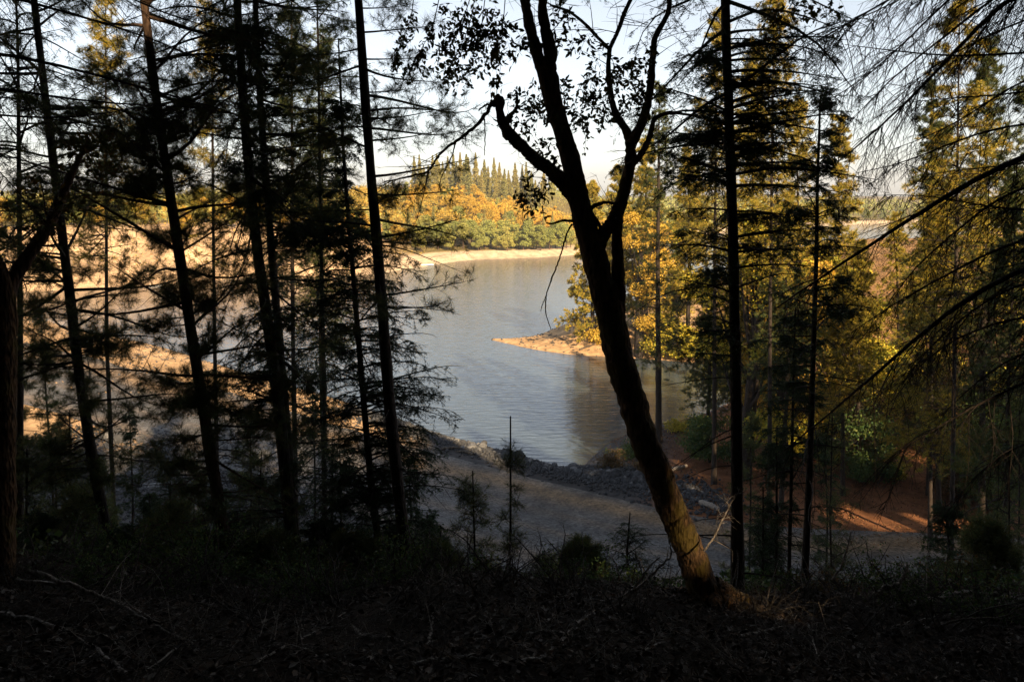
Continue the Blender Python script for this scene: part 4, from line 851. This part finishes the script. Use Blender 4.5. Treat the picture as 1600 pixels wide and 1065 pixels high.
for k_, (a, b, ln_, an) in enumerate([(905, 548, 2.2, .4), (880, 533, 1.6, 1.9), (835, 536, 1.2, 2.6), (930, 530, 2.6, 1.1), (300, 590, 3.0, .3), (180, 560, 3.2, 2.7), (430, 640, 2.4, .9), (520, 648, 2.0, 2.2), (690, 706, 1.8, .2), (740, 712, 1.4, 2.8)]):
    p = gpt(a, b); q = p + np.array([math.cos(an), math.sin(an), 0]) * ln_; q[2] = max(hz(q[0], q[1]), 0) + .1; p = p + [0, 0, .06]
    mb = MB(); gnarl(mb, np.array([p, (p + q) / 2 + [0, .1, .1], q]), np.array([.11, .09, .04]), n=20, sides=7, rough=.15, seed=k_ + 600, wob=.3)
    Tw, Tl = side_twigs(resample(np.array([p, q]), 6)[None], np.array([ln_]), 5, .3, 1, .3, K=5, flatness=.8, drop=-.6); tubes(mb, Tw, np.linspace(1, .3, 5)[None] * np.full((5, 1), .025), 4)
    ob = mb.build("driftwood_log", M['old_twig'], smooth=True, origin=p); ob.location = p
    tag(ob, "stranded dark branch on the bare shore, %s of those listed along the banks" % ordinal(k_ + 1) if False else ["short dark snag at the middle of the spit", "dark stick on the crest of the spit", "small stick near the tip of the spit", "dark snag leaning on the spit's high end", "stranded log on the left beach behind the pines", "stranded log far out on the left beach", "stick on the left beach behind the clump", "stick on the left beach near the slender fir", "short branch beside the road at the left end of the riprap", "small branch at the road edge by the riprap"][k_], "log", "driftwood and logs by the shore")

# ------------------------------------------------------------------ mid-distance trees
def broadleaf(name, label, c, H, Rc, m, n=9000, fl=.16, trunk_h=.35, group=None, lobes=16, seed=0, bark=None, cat="tree", squash=1.0):
    c = np.asarray(c, float); root = empty(name, tuple(c)); tr = MB(); cr = MB()
    top = c + np.array([rng.normal(0, .3), 0, H * .75]); gnarl(tr, np.array([c - [0, 0, .3], c + (top - c) * .5 + rng.normal(size=3) * .2, top]), np.array([.035, .022, .008]) * H, n=20, sides=8, seed=seed)
    a = rng.uniform(0, 6.28, lobes); hh = rng.uniform(trunk_h, .95, lobes); rr = Rc * np.sin(np.pi * np.clip((hh - trunk_h) / (1.12 - trunk_h) * .75 + .2, 0, 1)) * rng.uniform(.35, .85, lobes)
    cen = c + np.stack([np.cos(a) * rr, np.sin(a) * rr, hh * H], 1); bs = c + (top - c) * np.clip(hh * .7, .2, 1)[:, None]
    tubes(tr, np.stack([bs, bs * .5 + cen * .5 + [0, 0, -.05 * H], cen], 1), np.array([.010, .006, .002])[None] * H * np.ones((lobes, 1)), 5)
    k = n // lobes
    for i in range(lobes):
        s = Rc * rng.uniform(.28, .46); v = nrm(rng.normal(size=(k, 3))) * (rng.uniform(0, 1, (k, 1)) ** .45) * s * np.array([1.15, 1.15, .72 * squash]); v += nrm(rng.normal(size=(k, 3))) * s * .16
        flakes(cr, cen[i] + v, fl, flat=.3)
    tr.build("trunk", bark or M['bark_dark'], root, smooth=True, origin=c); cr.build("crown", m, root, origin=c)
    return tag(root, label, cat, group)
def mid_pine(label, px, base_py, top_py, d, m, blen=2.6, nb=70, zfrac=.3, wpx=9, lean=0, bark=None, needle=(.2, .02), tuft=16, style='pine', base=None, name="pine_tree", cone=True, sag=.12, dens=.9):
    b = PX(px, base_py, d); b[2] = hz(b[0], b[1]) - .2; t = PX(px + lean, top_py, d); mid = (b + t) / 2 + [rng.normal(0, .15), 0, 0]
    path = np.array([b, mid, t]); zlo = b[2] + (t[2] - b[2]) * zfrac
    return conifer(name, label, "tree", path, wpx / 2 / F * d, style, zlo, int(nb * 2.3), blen, (bark or M['bark_dark'], m), cone=cone, needle=(needle[0] * .85, needle[1] * .95), tuft=tuft, sag=sag, elev=(-.05, .6), twn=7, dens=dens, t2n=3)
NS = M['needle_sun']; NP = M['needle_pine']
mid_pine("straight bare-stemmed pine on the near bank just right of the oak", 1030, 676, 130, 55, NP, 3.2, 80, .25, 13, needle=(.22, .022))
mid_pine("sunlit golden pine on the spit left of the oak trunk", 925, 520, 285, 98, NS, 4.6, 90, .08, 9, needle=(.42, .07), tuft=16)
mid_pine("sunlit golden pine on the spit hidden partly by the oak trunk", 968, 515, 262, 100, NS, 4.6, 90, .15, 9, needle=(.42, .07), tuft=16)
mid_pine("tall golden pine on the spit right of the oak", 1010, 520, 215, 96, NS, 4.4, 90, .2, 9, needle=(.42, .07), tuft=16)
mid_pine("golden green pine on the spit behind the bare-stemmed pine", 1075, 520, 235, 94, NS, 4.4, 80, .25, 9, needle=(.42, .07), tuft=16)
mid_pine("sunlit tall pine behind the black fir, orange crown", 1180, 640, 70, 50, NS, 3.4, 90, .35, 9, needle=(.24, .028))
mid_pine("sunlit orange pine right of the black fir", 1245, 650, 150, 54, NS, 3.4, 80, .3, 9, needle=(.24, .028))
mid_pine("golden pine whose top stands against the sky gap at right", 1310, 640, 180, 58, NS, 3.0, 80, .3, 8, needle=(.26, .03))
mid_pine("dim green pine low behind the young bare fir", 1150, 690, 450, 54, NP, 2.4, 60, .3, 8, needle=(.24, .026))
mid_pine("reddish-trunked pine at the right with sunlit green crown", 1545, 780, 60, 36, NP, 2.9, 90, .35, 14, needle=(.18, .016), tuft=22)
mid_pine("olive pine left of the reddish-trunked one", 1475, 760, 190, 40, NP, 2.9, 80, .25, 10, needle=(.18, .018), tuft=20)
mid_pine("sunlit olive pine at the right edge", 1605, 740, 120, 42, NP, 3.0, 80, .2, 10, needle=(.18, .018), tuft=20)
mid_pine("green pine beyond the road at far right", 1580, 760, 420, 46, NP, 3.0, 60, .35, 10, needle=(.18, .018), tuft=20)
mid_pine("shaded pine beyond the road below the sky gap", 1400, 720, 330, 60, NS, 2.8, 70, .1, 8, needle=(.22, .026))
# sunlit crowns behind the left clump
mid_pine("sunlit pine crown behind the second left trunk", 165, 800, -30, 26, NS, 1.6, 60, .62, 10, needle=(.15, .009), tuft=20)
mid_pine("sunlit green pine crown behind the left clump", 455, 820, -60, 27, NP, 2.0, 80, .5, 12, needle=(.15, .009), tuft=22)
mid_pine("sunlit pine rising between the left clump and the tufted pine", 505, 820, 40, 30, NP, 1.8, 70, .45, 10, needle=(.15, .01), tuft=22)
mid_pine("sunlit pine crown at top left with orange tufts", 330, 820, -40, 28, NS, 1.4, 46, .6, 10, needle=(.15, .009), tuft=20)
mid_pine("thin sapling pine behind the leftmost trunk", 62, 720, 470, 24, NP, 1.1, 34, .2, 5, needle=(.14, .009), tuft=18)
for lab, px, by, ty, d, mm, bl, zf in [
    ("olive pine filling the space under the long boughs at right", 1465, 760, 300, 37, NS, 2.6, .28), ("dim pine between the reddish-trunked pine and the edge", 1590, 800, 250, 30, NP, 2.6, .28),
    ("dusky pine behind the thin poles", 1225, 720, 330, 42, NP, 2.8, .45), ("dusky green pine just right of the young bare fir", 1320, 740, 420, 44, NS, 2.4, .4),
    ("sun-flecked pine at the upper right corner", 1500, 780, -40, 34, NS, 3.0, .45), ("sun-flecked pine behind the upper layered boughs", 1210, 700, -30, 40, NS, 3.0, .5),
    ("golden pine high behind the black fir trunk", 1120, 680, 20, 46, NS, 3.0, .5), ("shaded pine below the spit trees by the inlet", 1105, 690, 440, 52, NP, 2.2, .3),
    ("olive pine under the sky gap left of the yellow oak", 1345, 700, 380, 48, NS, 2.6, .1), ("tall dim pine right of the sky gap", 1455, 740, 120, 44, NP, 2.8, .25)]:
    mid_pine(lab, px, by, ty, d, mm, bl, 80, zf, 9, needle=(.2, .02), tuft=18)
for lab, px, py, d, H, Rc, m, n, fl in [
    ("round bright yellow oak on the slope below the sky gap", 1375, 560, 60, 6.5, 3.8, M['leaf_yellow'], 12000, .11),
    ("yellow green oak beside the round bright one", 1440, 580, 56, 6, 3.4, M['leaf_yellow'], 10000, .11),
    ("golden leafy tree on the inlet shore", 1150, 640, 62, 6, 3.0, M['leaf_yellow'], 8000, .1),
    ("green leafy tree at the head of the inlet", 1215, 640, 58, 5.5, 3.0, M['leaf_shrub'], 9000, .1),
    ("dark green bush at the inlet mouth", 1110, 690, 50, 3.2, 2.2, M['leaf_shrub'], 7000, .08),
    ("dim olive oak beyond the road at right", 1330, 700, 50, 6, 3.2, M['leaf_shrub'], 9000, .1),
    ("brown oak on the shaded right slope", 1480, 680, 52, 7, 3.6, M['leaf_brown'], 11000, .11),
    ("tall brown oak at the right slope edge", 1570, 680, 50, 8, 3.6, M['leaf_brown'], 11000, .11),
    ("dark oak above the road at far right", 1540, 770, 42, 7, 3.2, M['leaf_shrub'], 10000, .09),
    ("golden bush on the spit bank right of the oak", 1050, 540, 92, 4, 3.2, M['leaf_yellow'], 6000, .13),
    ("golden brush clump on the spit bank near the black fir", 1110, 530, 90, 5, 3.6, M['leaf_yellow'], 7000, .13),
    ("orange bush on the spit beside the sunlit pines", 950, 520, 97, 2.6, 2.6, M['far_orange'], 4000, .12),
    ("orange leafy tree on the spit's high ground", 1190, 510, 92, 7, 4.2, M['far_orange'], 8000, .15),
    ("tall golden leafy tree right behind the black fir trunk", 1165, 640, 47, 17, 3.6, M['leaf_yellow'], 14000, .10),
    ("tall golden leafy tree between the black fir and the thin poles", 1225, 650, 50, 15, 3.4, M['far_orange'], 12000, .10),
    ("tall yellow leafy tree at the left side of the sky gap", 1300, 640, 52, 16, 3.4, M['leaf_yellow'], 14000, .10),
    ("golden leafy tree on the spit behind the oak's second stem", 1000, 520, 93, 19, 3.6, M['far_orange'], 20000, .10),
    ("yellow green leafy tree on the spit beyond the bare-stemmed pine", 1050, 520, 96, 16, 4.6, M['leaf_yellow'], 26000, .11),
    ("tall olive leafy tree at the upper right, lit at its top", 1520, 700, 44, 19, 3.8, M['leaf_yellow'], 14000, .09),
    ("low rounded yellow bush on the red bank near the thin poles", 1245, 690, 52, 2.6, 1.9, M['leaf_yellow'], 7000, .07),
    ("low olive bush in the middle of the red bank", 1370, 730, 46, 2.2, 1.7, M['leaf_shrub'], 6000, .07), ("low brown bush at the right of the red bank", 1490, 750, 44, 2.4, 1.9, M['leaf_brown'], 6000, .07),
    ("low green bush in front of the right bank trunks", 1545, 775, 42, 2.2, 1.9, M['leaf_shrub'], 6000, .07), ("low brown bush where the red bank meets the slope", 1310, 690, 54, 2.6, 2.2, M['leaf_brown'], 6000, .07),
    ("bright orange tree on the far side of the right slope", 1300, 480, 84, 7, 4.2, M['far_orange'], 8000, .15)]:
    g = PX(px, py, d); z = hz(g[0], g[1]); broadleaf("oak_tree", lab, (g[0], g[1], z), H, Rc, m, n, fl, trunk_h=.15, seed=px)
for i, (lab, px, py, r, h, m) in enumerate([("dry grassy brush by the water left of the red soil", 955, 735, 1.4, 1.6, M['leaf_brown']), ("green brush on the near bank behind the oak", 985, 715, 1.5, 1.8, M['leaf_shrub']), ("yellowish brush by the bare-stemmed pine", 1060, 680, 1.5, 1.5, M['leaf_yellow']),
      ("pale leaved plant beside the far right soil", 1400, 745, .8, 1.0, M['leaf_yellow']), ("dim shrub on the red soil bank", 1200, 735, 1.3, 1.2, M['leaf_shrub']), ("low shrub by the edge of the sunlit soil", 1290, 725, 1.2, 1.2, M['leaf_shrub']), ("brown brush near the riprap end", 1010, 745, 1.1, 1.1, M['leaf_brown'])]):
    p = gpt(px, py); shrub("shrub", lab, p, r, h, 2600, m, .09)
# brushy cover on the right hillside
N = 60000; x = rng.uniform(16, 110, N); y = rng.uniform(58, 130, N); d = sdist(x, y); kp = (d > 3) & (vnoise(x, y, 5, 31) > -.1) & (x < .75 * y + 8); x, y = x[kp], y[kp]; N = len(x)
mb = MB(); flakes(mb, np.stack([x, y, height(x, y) + rng.uniform(0, 1.9, N) * (.6 + vnoise(x, y, 3, 32))], 1), .12); o = mb.build("hillside_brush", M['leaf_brown']); tag(o, "brown and green brush covering the right hillside", "brush", kind="stuff")

# ------------------------------------------------------------------ far shore
def proto_far(kind, seed):
    c = np.zeros(3); tr = MB(); cr = MB(); root = empty("tmp")
    if kind == 'conifer':
        H = 10.0; tubes(tr, np.array([[0, 0, -.5], [0, 0, 5], [0, 0, 9.9]]), np.array([.2, .12, .02]), 6)
        n = 4500; f = rng.uniform(.08, 1, n) ** .8; a = rng.uniform(0, 6.28, n); lay = .78 + .22 * np.sin(f * 46 + seed); rad = (1 - f) ** 1.1 * 2.5 * lay * np.sqrt(rng.uniform(.1, 1, n)) * (1 + .25 * np.sin(a * 3 + seed)) + .05
        p = np.stack([np.cos(a) * rad, np.sin(a) * rad, f * H - rad * .25], 1); flakes(cr, p, .14, flat=.8)
    else:
        H = 8.0; tubes(tr, np.array([[0, 0, -.5], [.1, 0, 3], [0, .1, 6]]), np.array([.22, .15, .05]), 6); nl = 19
        for i in range(nl):
            a = rng.uniform(0, 6.28); hh = rng.uniform(.22, .9); r = 3.1 * math.sin(math.pi * min(1, hh * .8 + .12)) * rng.uniform(.2, .75); s = rng.uniform(.6, 1.5); k = 330
            v = nrm(rng.normal(size=(k, 3))) * (rng.uniform(.25, 1, (k, 1)) ** .4) * s * np.array([1, 1, .8]); flakes(cr, np.array([math.cos(a) * r, math.sin(a) * r, hh * H]) + v, .17, flat=.4)
    return root, tr, cr
PR = {}
for kind, n, mm, nm in (('conifer', 4, 'far_conifer', "conifer_tree"), ('green', 4, 'far_green', "leafy_tree"), ('orange', 4, 'far_orange', "autumn_tree")):
    PR[kind] = []
    for i in range(n):
        root, tr, cr = proto_far('conifer' if kind == 'conifer' else 'round', i)
        t_ = tr.build("trunk", M['bark_pine'], root); c_ = cr.build("crown", M[mm], root)
        root.name = nm; PR[kind].append(root)
used = set()
def place(kind, x, y, s, label, group):
    i = int(rng.integers(0, len(PR[kind]))); src = PR[kind][i]
    if (kind, i) in used: o = copy_tree(src)
    else: o = src; used.add((kind, i))
    o.location = (x, y, hz(x, y)); o.rotation_euler = (0, 0, rng.uniform(0, 6.28)); o.scale = (s * rng.uniform(.85, 1.15), s * rng.uniform(.85, 1.15), s); tag(o, label, "tree", group)
def pxx(px, y): return (px - 800) / F * y / math.cos(PITCH) * 1.0
zones = []
# (kind, list of (px, y, scale)), label, group
def row(px0, px1, n, y0, y1, s0, s1, jit=1.0): return [(a + rng.normal(0, jit * (px1 - px0) / n * .3), rng.uniform(y0, y1), rng.uniform(s0, s1)) for a in np.linspace(px0, px1, n)]
zones.append(('conifer', row(655, 850, 44, 345, 385, 1.1, 2.15), "pointed conifer on the far ridge skyline, {} from the left", "conifers on the far ridge skyline"))
zones.append(('conifer', row(5, 640, 30, 230, 270, .5, 1.1), "conifer on the skyline above the left far bank, {} from the left", "conifers above the left far bank"))
zones.append(('green', row(650, 890, 34, 250, 266, .8, 1.2), "olive green tree above the far beach, {} from the left", "green trees lining the far beach"))
zones.append(('green', row(650, 960, 22, 280, 340, .6, 1.1), "green tree among the orange ones on the far hillside, {} from the left", "green trees on the far hillside"))
zones.append(('conifer', row(655, 900, 16, 256, 300, .7, 1.15), "dark pointed conifer above the far beach, {} from the left", "conifers above the far beach"))
zones.append(('green', row(20, 640, 26, 196, 230, .6, 1.0), "yellowish green tree above the left far bank, {} from the left", "green trees above the left far bank"))
zones.append(('orange', row(640, 960, 64, 285, 345, .55, 1.15), "orange autumn tree on the far hillside, {} from the left", "orange trees on the far hillside"))
zones.append(('orange', row(10, 640, 46, 190, 240, .5, 1.0), "orange autumn tree on the left far bank, {} from the left", "orange trees on the left far bank"))
zones.append(('conifer', row(860, 1620, 36, 420, 560, .9, 1.5), "distant conifer beyond the right arm of the lake, {} from the left", "conifers beyond the right arm of the lake"))
zones.append(('green', row(860, 1620, 30, 400, 520, .9, 1.4), "distant green tree beyond the right arm of the lake, {} from the left", "green trees beyond the right arm of the lake"))
for kind, l, lab, grp in zones:
    l = sorted(l); 
    l = [(a, y, s) for a, y, s in l]
    ok = []
    for a, y, s in l:
        x = pxx(a, y)
        for _ in range(40):
            if sdist(np.array([x]), np.array([y]))[0] > (8 if y > 240 and x > -30 else 24): break
            y += 5; x = pxx(a, y)
        ok.append((x, y, s))
    for i, (x, y, s) in enumerate(ok): place(kind, x, y, s, lab.format(ordinal(i + 1)), grp)
for k in PR:
    for i, r_o in enumerate(PR[k]):
        if (k, i) not in used:
            for ch in list(r_o.children): bpy.data.objects.remove(ch)
            bpy.data.objects.remove(r_o)
# woodland mass filling between the far trees
def wood(name, label, x0, x1, y0, y1, n, m, dmin, hmax, dmax=1e9, size=.3, seed=0):
    x = rng.uniform(x0, x1, n); y = rng.uniform(y0, y1, n); d = sdist(x, y); kp = (d > dmin) & (d < dmax) & (np.abs(x) < .8 * y + 20) & ((y > 240) | (x < 10)); x, y = x[kp], y[kp]; k = len(x)
    lump = np.clip(.55 + vnoise(x, y, 7, seed) * 1.1 + vnoise(x, y, 3, seed + 1) * .5, .15, 1.2)
    z = height(x, y) + hmax * lump * rng.uniform(.35, 1, k) ** .5; mb = MB(); flakes(mb, np.stack([x, y, z], 1), size, flat=.8); return tag(mb.build(name, m), label, "woods", kind="stuff")
wood("orange_woods", "orange autumn woods covering the far hillside", -70, 130, 268, 350, 90000, M['far_orange'], 24, 7.0, seed=41)
wood("ridge_woods", "olive evergreen woods along the far ridge", -160, 160, 340, 430, 60000, M['far_conifer'], 60, 8.5, seed=43)
wood("bank_woods", "mixed yellow woods above the left far bank", -190, -18, 170, 340, 70000, M['far_green'], 34, 5.0, seed=45)
wood("lake_arm_woods", "hazy green woods beyond the right arm of the lake", 30, 520, 300, 640, 60000, M['far_green'], 14, 8, size=.8, seed=47)
wood("far_bank_scrub", "orange scrub dotted over the left far bank", -140, -25, 150, 240, 5000, M['far_orange'], 9, 1.2, dmax=40, size=.22, seed=49)

# two small boats drawn up on the far shore
def boat(px, py, Lb, lab):
    c = ZP(px, py, 0.0); root = empty("rowing_boat", tuple(c), R(12)); mb = MB(); s = np.linspace(-1, 1, 13); prof = (1 - np.abs(s) ** 2.6)
    sec = np.array([[-1, .45], [-.8, .1], [0, -.08], [.8, .1], [1, .45], [.88, .45], [.7, .16], [0, .02], [-.7, .16], [-.88, .45]])
    V = np.array([[a * Lb / 2, q[0] * .16 * Lb * (pf * .97 + .03), q[1] * Lb * .25 + .06 * abs(a) ** 2] for a, pf in zip(s, prof) for q in sec]); ii = np.arange(130).reshape(13, 10)
    mb.add(V, q=np.stack([ii[:-1], np.roll(ii[:-1], -1, 1), np.roll(ii[1:], -1, 1), ii[1:]], -1).reshape(-1, 4)); mb.build("hull", M['white'], root)
    for a in (-.4, .25):
        b2 = MB(); x0 = a * Lb / 2; w_ = .14 * Lb; v = np.array([[x0 + i * .12, j * w_, .08 * Lb + k * .03] for i in (-1, 1) for j in (-1, 1) for k in (0, 1)]); b2.add(v, q=[[0, 1, 3, 2], [4, 6, 7, 5], [0, 4, 5, 1], [2, 3, 7, 6], [0, 2, 6, 4], [1, 5, 7, 3]]); b2.build("bench", M['dead'], root)
    tag(root, lab, "boat")
boat(243, 447, 2.6, "small white boat at the water's edge below the left far bank"); boat(668, 415, 3.6, "small white boat by the left end of the far beach")

# ------------------------------------------------------------------ the forest the photographer stands in (behind), and unseen foliage filled in overhead for shade
cr = MB(); tr = MB()
rng = np.random.default_rng(99)
spots = [(a + rng.uniform(-2.2, 2.2), b + rng.uniform(-2, 2), rng.uniform(20, 27)) for a in np.arange(-50, 82, 7.0) for b in np.arange(-50, -2, 6.5)]
for i in range(30): spots.append((rng.uniform(13, 60), rng.uniform(-3, 17), rng.uniform(17, 22)))
for i in range(18): spots.append((rng.uniform(-50, -13), rng.uniform(-3, 12), rng.uniform(17, 21)))
for (x_, y_, H) in spots:
    if abs(x_) < .8 * y_ + 3.5: continue
    z0 = hz(x_, y_); tubes(tr, np.array([[x_, y_, z0 - .3], [x_, y_, z0 + H * .5], [x_, y_, z0 + H]]), np.array([.25, .17, .03]), 7)
    n = 1900; f = rng.uniform(.08, 1, n); a = rng.uniform(0, 6.28, n); rad = (1 - f) ** .6 * 3.6 * np.sqrt(rng.uniform(.03, 1, n)) + .1
    p = np.stack([x_ + np.cos(a) * rad, y_ + np.sin(a) * rad, z0 + f * H - rad * .3], 1); p = p[lit_gap(p)]; flakes(cr, p, .32, flat=.8)
n = 170000; x = rng.uniform(-30, 30, n); y = rng.uniform(-12, 19, n); lo = np.maximum(20 + y * .27 + .8, 24.5); hi = 1 + (52 - y) * .62; ok = hi > lo  # unseen loose foliage added above the frame to darken the foreground
x, y, lo, hi = x[ok], y[ok], lo[ok], hi[ok]; z = lo + (hi - lo) * rng.random(len(x)); kp = vnoise(x + z * .4, y, 2.2, 51) > -.42; p = np.stack([x, y, z], 1)[kp]; p = p[lit_gap(p)]; flakes(cr, p, .2, flat=.8)
n = 120000; x = rng.uniform(-22, 34, n); y = rng.uniform(-30, -4, n); lo = slope_z(x, y) + 5; hi = np.minimum(1 + (52 - y) * .62, lo + 18); z = lo + (hi - lo) * rng.random(n)  # more unseen foliage added behind the camera to keep sun off the foreground
p = np.stack([x, y, z], 1)[vnoise(x + z * .4, y, 2.2, 52) > -.42]; p = p[lit_gap(p)]; flakes(cr, p, .2, flat=.8)
fo = empty("forest"); tag(fo, "dark conifer forest on the slope around the viewpoint, with unseen foliage added overhead for shade", "forest", kind="stuff")
tr.build("trunk", M['bark_dark'], fo); cr.build("foliage", M['needle_dark'], fo)
print("polys", sum(len(o.data.polygons) for o in bpy.data.objects if o.type == 'MESH'))

# thin autumn haze over the lake
hm = bpy.data.materials.new("haze_air"); hm.use_nodes = True; hn = hm.node_tree; hn.nodes.remove(hn.nodes["Principled BSDF"])
pv = hn.nodes.new("ShaderNodeVolumePrincipled"); pv.inputs['Color'].default_value = (0.9, 0.93, 1.0, 1); pv.inputs['Density'].default_value = 0.0003; pv.inputs['Anisotropy'].default_value = 0.2
hn.links.new(pv.outputs[0], hn.nodes["Material Output"].inputs['Volume'])
mb = MB(); v = np.array([[a, b, c] for a in (-1600, 3100) for b in (-160, 2700) for c in (-6, 80)], float)
mb.add(v, q=[[0, 1, 3, 2], [4, 6, 7, 5], [0, 4, 5, 1], [2, 3, 7, 6], [0, 2, 6, 4], [1, 5, 7, 3]])
tag(mb.build("haze", hm), "thin pale haze in the air over the lake", "haze", kind="stuff")
